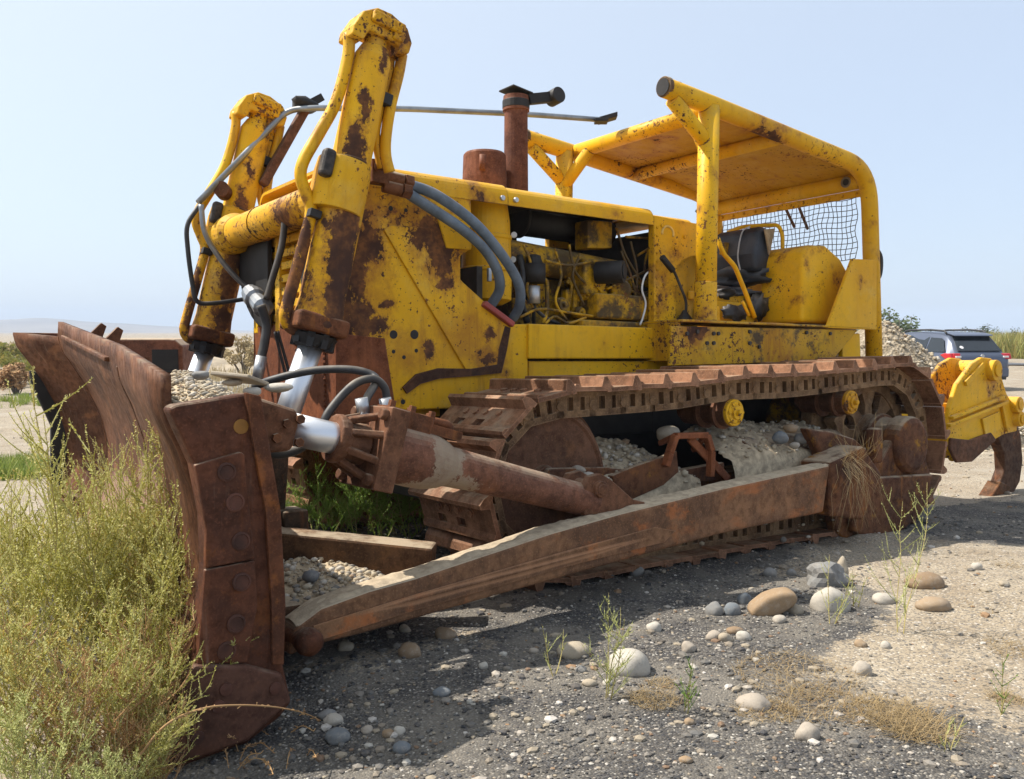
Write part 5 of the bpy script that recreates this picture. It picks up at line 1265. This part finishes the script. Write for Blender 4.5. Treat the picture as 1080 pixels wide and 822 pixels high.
for px, dist, s, ang in [(140,2.66,.62,.40),(128,2.60,.55,.40),(150,2.80,.72,.32),(165,2.90,.74,.22),(178,2.98,.70,.20),(150,2.95,.85,.22)]:
    o = put(rr.choice(KO), wpt(px, dist), s, 0, 'yellow-green weed leaning right over the edge of the blade end plate', 'weed', 'weeds leaning over the blade end')
    o.matrix_world = Matrix.Translation(wpt(px, dist)) @ Matrix.Rotation(ang, 4, FH) @ Matrix.Rotation(rr.uniform(0,6.28), 4, 'Z') @ Matrix.Scale(s, 4)
tall = weed_mesh(91, 1.08, 18, up=1.0, mats=('kochia',), spread=.04, sub=0, curl=.14, leaf=.015, lw=.0034, thin=.0034)
KT = [weed_mesh(95+i, .95, 11, up=1.0, mats=('kochia',), spread=.10, sub=1, curl=.30, leaf=.014, lw=.0032, thin=.003) for i in range(3)]
for px, dist, s in [(88,3.6,.92),(112,3.5,.98),(135,3.6,1.02),(158,3.7,1.05),(182,3.7,.98),(200,3.5,.80),(20,3.4,.82),(172,3.4,.85)]:
    put(rr.choice(KT), wpt(px, dist), s, rr.uniform(0,6.28), 'tall loose stalk with curved side shoots standing out of the thicket against the blade face', 'weed', 'tall stalks against the blade face')
put(tall, wpt(56, 3.5), 1.0, 1.0, 'tall single weed stalk standing above the thicket before the far wing of the blade', 'weed', tilt=(0,.0))
# green weeds under the machine between blade and track
for px, py, s in [(318,560,.8),(345,572,.9),(375,575,.9),(405,572,.95),(430,570,.9),(330,545,1.1),(360,548,1.15),(395,550,1.1),(425,548,1.1),(448,555,.9),(440,535,1.1),(305,575,.9),(318,580,.9),(312,560,1.1),(310,530,1.0),(345,530,1.1),(385,530,1.1),(335,560,1.2),(320,545,1.2),(365,560,1.25),(395,565,1.2),(420,560,1.25),(440,562,1.1),(350,560,1.3),(380,555,1.3),(405,545,1.2)]:
    p = ROOTM @ at(px, py, z=.02); p.z = ground(p.x, p.y)
    put(rr.choice(KG), p, s*1.2, rr.uniform(0,6.28), 'dark green weed growing between the blade and the near track', 'weed', 'green weeds between blade and track')
# single sprigs
def sprig(px, py, top, label, mats, seed, nb=10, sub=1, spread=.08, leaf=.010, step=.014, thin=.0018):
    p, t = gpix(px, py); h = (py-top)*t/FPX; put(weed_mesh(seed, h*1.02, nb, mats=(mats,), spread=spread, sub=sub, leaf=leaf, step=step, thin=thin, curl=.10, up=1.0), p, 1, seed*.7, label, 'weed')
sprig(953,668,512,'tall thin pale weed with ladder-like side shoots beside the tan stones','pale',51,14)
sprig(645,736,630,'thin green sprig with a tall shoot in front of the big white stone','pale',52,12,2,.25)
sprig(724,752,690,'small dark green weed left of the dry yellow grass','green',53,9,2,.3)
sprig(878,658,590,'sparse low weed in front of the round cream boulder','pale',54,8,1,.5)
sprig(905,640,598,'wispy little weed right of the round cream boulder','pale',55,6,1,.4)
sprig(1052,750,690,'sparse creeping weed on the sand at the right border','green',56,6,0,.7)
sprig(1000,790,745,'short green weed at the bottom right of the yard','pale',57,6,1,.5)
sprig(590,712,655,'bent sprig leaning left in front of the flat tan-grey stone','pale',58,5,1,.7)
# dry grass
def tuft_mesh(seed, n=70, h=.10, spread=.12, flat=.8, w=.0011, mat='dry', nseg=4):
    r = random.Random(seed); m = MB()
    for k in range(n):
        a = r.uniform(0,6.28); rad = spread*math.sqrt(r.random()); p = V((rad*math.cos(a), rad*math.sin(a), -.004)); a2 = r.uniform(0,6.28)
        d = V((math.cos(a2)*flat*r.uniform(.3,1.2), math.sin(a2)*flat*r.uniform(.3,1.2), 1)).normalized(); L = h*r.uniform(.5,1.4); sd = d.cross(V((0,0,1))).normalized()*w*r.uniform(.7,1.3); b = len(m.v)
        for i in range(nseg+1):
            u = i/nseg; q = p+d*L*u+V((d.x,d.y,-.9))*L*.45*u*u; q.z = max(q.z, .002+.004*r.random()); ww = sd*(1-u*.85); m.v += [tuple(q-ww), tuple(q+ww)]
        for i in range(nseg): m.f.append((b+2*i,b+2*i+1,b+2*i+3,b+2*i+2)); m.sm.append(False); m.mi.append(0)
    return m.mesh('grass_tuft', LEAF[mat])
for px, py, wd, n, h, lab in [(840,712,60,420,.055,'matted dry yellow grass patch behind the flat white stone'),(868,745,45,380,.06,'flattened dry grass right of the flat white stone'),(808,752,30,180,.05,'thin dry grass below the flat white stone'),(965,768,35,330,.10,'spiky straw tuft on the sand at the lower right'),(940,755,35,200,.07,'dry grass spreading left of the spiky straw tuft'),
                           (1062,684,25,160,.05,'little dry grass patch on the sand at the right border'),(690,738,26,220,.05,'dry grass around the foot of the middle sprig'),(1068,597,16,90,.04,'tiny dry grass patch at the far right shadow edge'),(1040,640,25,70,.03,'sparse dry grass low on the right sand'),(920,742,20,100,.05,'thin straw on bare sand near the middle right'),(700,722,15,90,.04,'few dry blades right of the big white stone'),(1062,738,16,120,.05,'orange-brown dry grass at the right border below the weed')]:
    p, t = gpix(px, py); s = t/FPX*wd
    put(tuft_mesh(int(px+py), int(n*1.5), h, s, 1.15), p, 1, 0, lab, 'dry grass', name='grass_tuft')
# straw hanging on the arm end by the bearing
m = MB(); r = random.Random(4)
for k in range(60):
    a = at(895+r.gauss(0,6), 488+r.gauss(0,4), y=1.72+r.uniform(-.05,.04)); dx = r.gauss(0,.16); L = r.uniform(.18,.42)*(1 if r.random() < .8 else -.8)
    b = a+V((dx*.6+.03, .05+r.uniform(0,.1), -L*.5)); c = a+V((dx+.02, .06+r.uniform(0,.08), -L)); sd = V((.0022,.0,0))
    P = [a, (a+b)/2+V((0,.03,.01)), b, c]; q = len(m.v)
    for i, p in enumerate(P): m.v += [tuple(p-sd*(1-.2*i)), tuple(p+sd*(1-.2*i))]
    for i in range(3): m.f.append((q+2*i,q+2*i+1,q+2*i+3,q+2*i+2)); m.sm.append(False); m.mi.append(0)
o = m.build('straw_tuft', LEAF['dry']); o.matrix_world = ROOTM; tag(o, 'clump of dry straw hanging over the rear end of the push arm', 'dry grass')
# dead twig arching over the foot of the blade
m = MB(); P = [V(wpt(150, 2.70))+V((0,0,-.0))]
T0, T1 = ROOTM @ at(160,790,y=2.45), ROOTM @ at(338,757,y=2.35)
P = [ROOTM @ at(a, b, y=y) for a, b, y in ((145,800,2.42),(175,765,2.44),(212,748,2.42),(250,744,2.40),(290,746,2.36),(320,752,2.30),(338,760,2.26))]
pp = curve(P, 8); m.tube(pp, [.004*(1-.6*i/len(pp)) for i in range(len(pp))], 5)
r = random.Random(8)
for k in range(60):
    i = r.randint(8, len(pp)-2); p = pp[i]; d = V((r.uniform(-1,1), r.uniform(-1,1), r.uniform(-.6,.5))).normalized(); m.tube([p, p+d*r.uniform(.006,.016)], .0016, 3, smooth=False)
for k in range(14):
    px, py = r.uniform(240,335), r.uniform(775,815); p, t = gpix(px, py); q = p+V((0,0,.01)); d = V((r.uniform(-1,1), r.uniform(-1,1), .25)).normalized(); L = r.uniform(.06,.16)
    c = curve([q, q+d*L*.5+V((0,0,.02)), q+d*L], 5); m.tube(c, .0018, 4, smooth=False)
    for j in range(14):
        e = c[r.randint(1, len(c)-1)]; m.tube([e, e+V((r.uniform(-1,1), r.uniform(-1,1), r.uniform(-.2,.8))).normalized()*r.uniform(.006,.014)], .0014, 3, smooth=False)
o = m.build('dead_twig', LEAF['twig']); tag(o, 'dry orange-brown twig arching across the foot of the blade', 'twig')

# ================================================================ BACKGROUND
def spread_grass(name, mat, spots, label, blade_h, blade_w, per, seed, cat='grass'):
    r = random.Random(seed); m = MB()
    for (px0, px1, d0, d1, n) in spots:
        for k in range(n):
            d = r.uniform(d0, d1); px = r.uniform(px0, px1); p = wpt(px, d)
            if nz(p.x, p.y, .35, seed) < -.12: continue
            for q in range(per):
                a = r.uniform(0, 6.28); rad = r.uniform(0, blade_h*.7); c = p+V((math.cos(a)*rad, math.sin(a)*rad, -.02)); dd = V((math.cos(a)*r.uniform(0,.6), math.sin(a)*r.uniform(0,.6), 1)).normalized(); L = blade_h*r.uniform(.5,1.3)
                sd = V((math.cos(a+1.57), math.sin(a+1.57), 0))*blade_w*r.uniform(.6,1.3); b = len(m.v); e = c+dd*L*.55; f = c+dd*L+V((dd.x,dd.y,0))*L*.3
                m.v += [tuple(c-sd), tuple(c+sd), tuple(e+sd*.8), tuple(e-sd*.8), tuple(f)]; m.f += [(b,b+1,b+2,b+3),(b+3,b+2,b+4)]; m.sm += [False]*2; m.mi += [0]*2
    o = m.build(name, LEAF[mat]); return tag(o, label, cat, kind='stuff')
spread_grass('green_grass', 'grass', [(-60,75,20,25,210),(-40,75,10.5,12.3,170),(-60,60,44,60,130),(160,340,40,60,60)], 'strips of green grass beyond the blade at the left', .17, .008, 18, 3)
spread_grass('dry_scrub', 'scrub', [(-60,80,28,40,90),(190,360,16,30,260),(-40,340,38,75,400),(-80,60,60,120,300)], 'pale dry scrub covering the waste ground at the left', .42, .010, 18, 4, 'scrub')
spread_grass('field_weeds', 'field', [(1015,1200,62,110,700),(900,1015,70,110,250)], 'tall yellow-green weeds on the field beyond the road', 1.5, .035, 16, 6, 'weeds')
def bank(name, px0, px1, d, h, depth, label, seed, mt):
    m = MB(); vs = []; NX_, NY_ = 60, 14
    for i in range(NX_+1):
        for j in range(NY_+1):
            px = px0+(px1-px0)*i/NX_; dd = d+depth*(j/NY_-.5); p = wpt(px, dd); u = math.sin(math.pi*i/NX_)**.5*math.sin(math.pi*j/NY_)
            vs.append((p.x, p.y, p.z-.15+(h+.15)*u*(.75+.5*nz(p.x,p.y,.5,seed))+.05*nz(p.x,p.y,2.3,seed)))
    m.add(vs, [(i*(NY_+1)+j, i*(NY_+1)+j+1, (i+1)*(NY_+1)+j+1, (i+1)*(NY_+1)+j) for i in range(NX_) for j in range(NY_)], True)
    o = m.build(name, mt); return o
EARTH = mat_plain('pale_dry_earth', (.28,.23,.165), .95, var=.35, scale=1.5, bump=.6)
tag(bank('dirt_bank', -120, 70, 33, .75, 8, '', 3, EARTH), 'low bank of pale eroded earth beyond the sand at the left', 'earth bank', kind='structure')
tag(bank('dirt_bank', 190, 420, 26, .55, 6, '', 5, mat_plain('grey_rubble', (.22,.20,.17), .95, var=.5, scale=6, bump=.8)), 'low grey rubble bank beyond the blade', 'rubble bank', kind='structure')
tag(bank('dirt_bank', 150, 420, 44, 1.1, 14, '', 7, EARTH), 'dry grassy rise beyond the rubble', 'earth bank', kind='structure')
def bush_mesh(seed, h, w, n, mat, ls, trunk=True, holes=.5):
    r = random.Random(seed); m = MB(); cl = []
    for k in range(max(6, n//90)):
        a = r.uniform(0,6.28); rad = w*math.sqrt(r.random())*.8; z = h*(.35+.6*r.random())*(1-.35*(rad/w)**2); cl.append((V((rad*math.cos(a), rad*math.sin(a), z)), r.uniform(.16,.34)*min(w,h)))
    for c, s in cl:
        for q in range(n//len(cl)):
            d = V((r.gauss(0,1), r.gauss(0,1), r.gauss(0,1))).normalized()*s*r.uniform(.3,1)**.6; p = c+d; a = V((r.uniform(-1,1), r.uniform(-1,1), r.uniform(-1,1))).normalized(); b2 = a.orthogonal().normalized(); l = ls*r.uniform(.6,1.4); b = len(m.v)
            m.v += [tuple(p-a*l), tuple(p+b2*l*.5), tuple(p+a*l), tuple(p-b2*l*.5)]; m.f.append((b,b+1,b+2,b+3)); m.sm.append(False); m.mi.append(0)
    t = MB()
    for c, s in cl:
        mid = V((c.x*.35+r.uniform(-.1,.1), c.y*.35, c.z*.5)); t.tube([V((c.x*.08, c.y*.08, -.1)), mid, c, c+V((0,0,s*.8))], [h*.022, h*.016, h*.008, h*.003], 6)
    return m.mesh('crown', LEAF[mat]), t.mesh('trunk', BARK)
def tree(px, d, ytop, w, mat, label, seed, n=1600, ls=None, name='bush', cat='bush'):
    p = wpt(px, d); h = WCAM.z+(350-ytop)/FPX*d-p.z
    c, t = bush_mesh(seed, h, w, n, mat, ls or h*.035, True); o = empty(name, p, seed, label, cat)
    for me in (t, c): q = link(bpy.data.objects.new(me.name.split('.')[0], me)); q.parent = o
tree(922, 52, 326, 1.9, 'tree', 'sparse dark green tree rising behind the gravel pile', 3, 1500, name='tree', cat='tree')
tree(948, 55, 340, 1.2, 'grass', 'pale green bush between the dark tree and the car roof', 4, 900)
tree(972, 60, 346, .9, 'tree', 'small bush top showing over the car roof', 5, 500)
tree(1032, 95, 344, 3.0, 'tree', 'rounded dark green tree behind the car on the field', 6, 1600, name='tree', cat='tree')
tree(1060, 110, 347, 3.2, 'grass', 'pale bushy tree on the field at the right border', 8, 1300, name='tree', cat='tree')
tree(1085, 120, 350, 3.5, 'tree', 'low dark bush at the far end of the field', 9, 1300)
tree(24, 27, 379, .55, 'twig', 'round brown dry tumbleweed left of the far blade wing', 10, 2600, ls=.05, name='tumbleweed', cat='bush')
tree(14, 30, 371, 1.2, 'field', 'green and yellow brush behind the dry tumbleweed', 12, 1600, ls=.06)
tree(40, 47, 360, 2.0, 'field', 'yellow-green brush on the horizon left of the blade', 13, 1800, ls=.09)
tree(-5, 50, 360, 2.2, 'scrub', 'dry yellow brush at the far left of the horizon', 14, 1800, ls=.09)
tree(262, 30, 355, .8, 'scrub', 'dry scrub clump showing between the lift cylinders', 15, 1500, ls=.05)
# hills
HILLM = mat_plain('sagebrush_hill', (.22,.19,.16), .95, var=.3, scale=.004, bump=0)
m = MB(); vs = []; NX_, NY_ = 160, 24; prof = [(-600,352),(-300,344),(-100,341),(0,338.5),(40,337),(70,338),(130,341),(190,346),(250,350),(310,353),(380,355)]
def ptop(px):
    for (a, b), (c, d) in zip(prof, prof[1:]):
        if px <= c: return b+(d-b)*(px-a)/(c-a)
    return 356
for i in range(NX_+1):
    px = -600+980*i/NX_
    for j in range(NY_+1):
        dd = 1500+1500*j/NY_; q = wray(px, 350); k = dd/math.hypot(q.x, q.y); x, y = WCAM.x+q.x*k, WCAM.y+q.y*k
        hh = .74*max(0, (352-ptop(px))/FPX*2300); u = math.sin(math.pi*j/NY_); vs.append((x, y, -3+(hh+4)*u*(1+.25*nz(x,y,.004,3)+.12*nz(x,y,.015,2))))
m.add(vs, [(i*(NY_+1)+j, i*(NY_+1)+j+1, (i+1)*(NY_+1)+j+1, (i+1)*(NY_+1)+j) for i in range(NX_) for j in range(NY_)], True)
tag(m.build('hills', HILLM), kind='structure')
# road on the right
m = MB(); P = [wpt(960,50), wpt(1000,47), wpt(1080,45), wpt(1200,44)]; Q = [wpt(960,58), wpt(1000,54), wpt(1080,51), wpt(1200,50)]
m.add([p+V((0,0,.05)) for p in P+Q], [(i,i+1,i+5,i+4) for i in range(3)]); tag(m.build('road', mat_plain('grey_asphalt', (.10,.10,.105), .9)), kind='structure')
# gravel pile behind the machine
GP = NT('crushed_gravel_pile'); tP = GP.co(); v = GP.n('ShaderNodeTexVoronoi'); GP.lk(tP, v.inputs['Vector']); v.inputs['Scale'].default_value = 22; cs = GP.sep(v.outputs['Color'])
c = GP.mix(cs[0], (.19,.15,.10), (.38,.32,.235)); GP.bump(GP.math('ADD', v.outputs['Distance'], GP.noise(tP, 30, 4)), .9, .03); GPM = GP.fin(c, .95, 0.0, .2)
p0 = wpt(921, 15.5); m = MB(); vs = []; NR, NA = 40, 72; H = 1.95
for i in range(NR+1):
    for j in range(NA):
        a = 2*math.pi*j/NA; rr_ = i/NR*2.6; k = max(0, 1-rr_/2.25); x, y = p0.x+rr_*math.cos(a), p0.y+rr_*math.sin(a)
        z = H*(k if k < .9 else .9+.06*(k-.9)/.1)+.05*noise.noise(V((x*2,y*2,1)))*(k > 0)+.03*noise.noise(V((x*9,y*9,1)))-.03; vs.append((x, y, p0.z+z))
m.add(vs, [(i*NA+j, i*NA+(j+1) % NA, (i+1)*NA+(j+1) % NA, (i+1)*NA+j) for i in range(NR) for j in range(NA)], True)
iv, ifc = ico(1); r = random.Random(6)
gp = m.build('gravel_pile', GPM); tag(gp, 'pale conical pile of crushed gravel between the bulldozer and the car', 'gravel pile')
m = MB()
for k in range(2600):
    a = r.uniform(0,6.28); rr_ = 2.6*math.sqrt(r.random()); kk = max(0, 1-rr_/2.25); x, y = p0.x+rr_*math.cos(a), p0.y+rr_*math.sin(a); s = r.uniform(.012,.035)
    z = p0.z+H*(kk if kk < .9 else .9+.06*(kk-.9)/.1)+.05*noise.noise(V((x*2,y*2,1)))*(kk > 0)
    m.add([(x+q.x*s*r.uniform(.7,1.3), y+q.y*s, z+q.z*s*.8) for q in iv], ifc)
q = m.build('loose_stones', PALEP, gp); q['kind'] = 'stuff'
# rusty steel tank beyond the blade
p = wpt(163, 8.3); top = WCAM.z+(350-356.5)/FPX*8.3
t = empty('steel_tank', (p.x, p.y, p.z), math.atan2(RI.y, RI.x)+.12, 'rusty brown steel tank with rounded edges standing beyond the blade', 'steel tank')
hz = top-p.z; m = MB(); m.prism([(-.30,0),(.36,0),(.36,hz-.06),(.30,hz-.005),(.25,hz),(-.30,hz),(-.36,hz-.06),(-.36,0)], -.35, .35); 
m.build('shell', mat_rust('tank_rust', (.20,.085,.06), (.13,.055,.042), (.28,.11,.06), .3, dust=.75), t, .02, 3)
m = MB(); m.prism([(.12,hz-.26),(.33,hz-.26),(.33,hz-.09),(.12,hz-.09)], -.358, -.352); m.box((.11,-.37,hz-.28),(.34,-.351,hz-.262)); m.build('black_opening_plate', BLACK, t, .003)  # black plate on the shell paints the darkness of an opening

# ---------- car
CARP = NT('slate_blue_car_paint').fin((.10,.118,.165), .30, .35); GLASS = NT('dark_car_glass').fin((.012,.016,.02), .06, 0.0, .7); TRIM = mat_plain('black_car_trim', (.02,.02,.022), .5, dust=.15)
LAMP = NT('red_tail_lamp').fin((.45,.015,.02), .15); CLEAR = NT('clear_lamp').fin((.7,.68,.68), .15); TYRE = mat_plain('tyre_rubber', (.025,.025,.026), .85, dust=.3); ALLOY = mat_plain('alloy_rim', (.45,.46,.48), .35, .6)
p = wpt(972, 29.5); q = wray(972, 380); hd = math.atan2(q.y, q.x)+R(34)
car = empty('parked_car', p, hd, 'slate blue station wagon with roof rails and red tail lamps, parked behind the gravel pile', 'car')
stn = [(-2.40,.76,.44,.80,.70,.90),(-2.34,.85,.33,.90,.74,1.00),(-2.22,.89,.28,.98,.72,1.10),(-2.0,.90,.26,1.0,.67,1.36),(-1.80,.905,.24,1.0,.65,1.51),(-1.5,.91,.24,1.0,.65,1.575),(-.6,.91,.22,.98,.65,1.62),(.2,.91,.22,.97,.64,1.60),(.6,.91,.22,.96,.64,1.50),(1.3,.90,.22,.94,.74,1.05),(2.0,.87,.25,.88,.72,.93),(2.35,.76,.34,.72,.60,.78)]
m = MB(); rows = []
for x, w, zb, be, wr, zt in stn:
    half = [(w*.86,zb),(w*.97,zb+.12),(w,zb+.34 if zb+.34 < be else be-.05),(w*.975,be),(wr+.02,zt-.07),(wr-.03,zt-.02),(wr-.16,zt)]
    rows.append([(x,y,z) for y, z in half]+[(x,-y,z) for y, z in half[::-1]])
k = len(rows[0]); vs = [v for r_ in rows for v in r_]
m.add(vs, [(i*k+j, i*k+(j+1) % k, (i+1)*k+(j+1) % k, (i+1)*k+j) for i in range(len(rows)-1) for j in range(k)]+[tuple(range(k))[::-1], tuple(range((len(rows)-1)*k, len(rows)*k))], True)
body = m.build('body', CARP, car, .01)
def sidey(z): return .905-(z-.99)*(.255/.545)+.014
for s in (1, -1):
    for poly in ([(-2.02,1.06),(-1.16,1.04),(-1.16,1.45),(-1.62,1.43),(-1.78,1.36)], [(-1.10,1.04),(-.18,1.03),(-.18,1.50),(-1.10,1.46)], [(-.12,1.03),(1.0,1.0),(.62,1.34),(.40,1.46),(-.12,1.505)]):
        m = MB(); n = len(poly); vs = [(x, s*(sidey(z)), z) for x, z in poly]+[(x, s*(sidey(z)-.03), z) for x, z in poly]
        m.add(vs, [tuple(range(n)), tuple(range(n,2*n))[::-1]]+[(i,(i+1)%n,(i+1)%n+n,i+n) for i in range(n)]); m.build('side_window', GLASS, car)
    m = MB(); m.tube(bend([(-1.7,s*.60,1.55),(-1.6,s*.60,1.63),(-1.0,s*.61,1.665),(.1,s*.60,1.655),(.3,s*.60,1.60)], .1), .028, 8); m.build('roof_rail', TRIM, car)
    m = MB(); m.prism([(-2.37,.86),(-2.30,1.02),(-2.05,1.02),(-1.86,.97),(-2.1,.86)], s*.83, s*.925); m.prism([(-2.40,.86),(-2.33,1.02),(-2.2,1.02),(-2.2,.86)], s*.62, s*.84); tl = m.build('tail_lamp', LAMP, car, .02, 3)
    m = MB(); m.box((-2.405,s*.64,.90),(-2.36,s*.80,.95)); m.build('reverse_lens', CLEAR, tl, .008)
    for x in (-1.42, 1.38):
        m = MB(); m.lathe((x,s*.70,.33),(x,s*.92,.33),[(0,.30),(.02,.335),(.18,.335),(.20,.31),(.205,.22),(.19,.20),(.19,0)],28); w = m.build('wheel', TYRE, car)
        m = MB(); m.lathe((x,s*.885,.33),(x,s*.93,.33),[(0,.20),(.012,.20),(.014,.05),(.02,.04),(.02,0)],20); m.build('rim', ALLOY, w)
    m = MB(); m.rock((.92,s*.98,1.02),(.07,.11,.07),3,2,.05); m.build('wing_mirror', CARP, car)
m = MB(); a = V((-2.27,0,1.07)); b = V((-1.845,0,1.485)); nrm = V((-(b.z-a.z),0,(b.x-a.x))).normalized()*.03
vs = [a+V((0,.66,0))+nrm, a+V((0,-.66,0))+nrm, b+V((0,-.56,0))+nrm, b+V((0,.56,0))+nrm]; m.add(vs+[v-nrm for v in vs], [(0,1,2,3),(7,6,5,4),(0,4,5,1),(1,5,6,2),(2,6,7,3),(3,7,4,0)]); rw = m.build('rear_window', GLASS, car)
m = MB(); c = a.lerp(b, .22)+V((0,.50,0))+nrm*1.05; m.cyl(c, c+nrm*.08, .055, seg=16); c = a.lerp(b,.10)+V((0,0,0)); m.build('round_sticker', CLEAR, rw)
m = MB(); m.prism([(-2.02,1.49),(-1.98,1.53),(-1.6,1.60),(-1.6,1.575)], -.60, .60); m.build('spoiler', CARP, car, .01)
m = MB(); m.box((-2.45,-.80,.36),(-2.30,.80,.62)); m.build('bumper', CARP, car, .05, 3)
m = MB(); m.box((-2.425,-.26,.70),(-2.39,.26,.84)); m.box((-2.46,-.7,.30),(-2.36,.7,.38)); m.build('plate_recess', TRIM, car, .01)
m = MB(); m.cyl((-2.39,0,.95),(-2.41,0,.95),.05,seg=16); m.build('badge', ALLOY, car)

# thin summer air
m = MB(); m.box((-3400,-3400,-5),(3400,3400,70)); hz_ = NT('haze_air'); hz_.t.nodes.remove(hz_.b); pv = hz_.n('ShaderNodeVolumePrincipled'); pv.inputs['Density'].default_value = HAZE; pv.inputs['Color'].default_value = (.70,.82,1,1); hz_.lk(pv.outputs[0], hz_.out.inputs['Volume'])
if HAZE: tag(m.build('haze', hz_.m), kind='stuff')

# ================================================================ SKY, SUN, CAMERA
SUNDIR = (ROOTM.to_3x3() @ V((.53,-.50,1.0))).normalized()
el = math.asin(SUNDIR.z); az = math.atan2(SUNDIR.x, SUNDIR.y)
w = bpy.data.worlds.new('World'); S.world = w; w.use_nodes = True; nt = w.node_tree
sky = nt.nodes.new('ShaderNodeTexSky'); sky.sky_type = 'NISHITA'; sky.sun_disc = False; sky.sun_elevation = el; sky.sun_rotation = az
sky.air_density = 1.0; sky.dust_density = 1.6; sky.ozone_density = 4; sky.altitude = 400
bg = nt.nodes['Background']; bg.inputs[1].default_value = SKYS; mxn = nt.nodes.new('ShaderNodeMix'); mxn.data_type = 'RGBA'; mxn.inputs[0].default_value = .72; nt.links.new(sky.outputs[0], mxn.inputs[6]); mxn.inputs[7].default_value = (3.35,3.80,4.45,1); 
tc = nt.nodes.new('ShaderNodeTexCoord'); dt = nt.nodes.new('ShaderNodeVectorMath'); dt.operation = 'DOT_PRODUCT'; nt.links.new(tc.outputs['Generated'], dt.inputs[0]); dt.inputs[1].default_value = SUNDIR
cl = nt.nodes.new('ShaderNodeMath'); cl.operation = 'MAXIMUM'; nt.links.new(dt.outputs['Value'], cl.inputs[0]); cl.inputs[1].default_value = 0
pw_ = nt.nodes.new('ShaderNodeMath'); pw_.operation = 'POWER'; nt.links.new(cl.outputs[0], pw_.inputs[0]); pw_.inputs[1].default_value = 1.5
gl = nt.nodes.new('ShaderNodeMix'); gl.data_type = 'RGBA'; gl.blend_type = 'ADD'; nt.links.new(pw_.outputs[0], gl.inputs[0]); nt.links.new(mxn.outputs[2], gl.inputs[6]); gl.inputs[7].default_value = (1.6,1.35,.6,1); nt.links.new(gl.outputs[2], bg.inputs[0])   # thin even summer haze over the whole sky
L = bpy.data.lights.new('sun', 'SUN'); L.energy = SUNS; L.angle = R(.53); L.color = (1,.94,.85); lo = link(bpy.data.objects.new('sun', L))
lo.rotation_euler = SUNDIR.to_track_quat('Z', 'Y').to_euler(); lo.location = (0,0,20)
cam = bpy.data.cameras.new('camera'); co = link(bpy.data.objects.new('camera', cam)); R3 = ROOTM.to_3x3()
mm = Matrix((R3 @ RI, R3 @ UP, -(R3 @ FW))).transposed().to_4x4(); mm.translation = WCAM; co.matrix_world = mm
cam.sensor_width = 36; cam.lens = 36*FPX/1080; cam.clip_end = 12000; cam.clip_start = .05; S.camera = co
S.view_settings.view_transform = 'Standard'; S.view_settings.look = 'None'; S.view_settings.exposure = EXPO; S.view_settings.gamma = 1
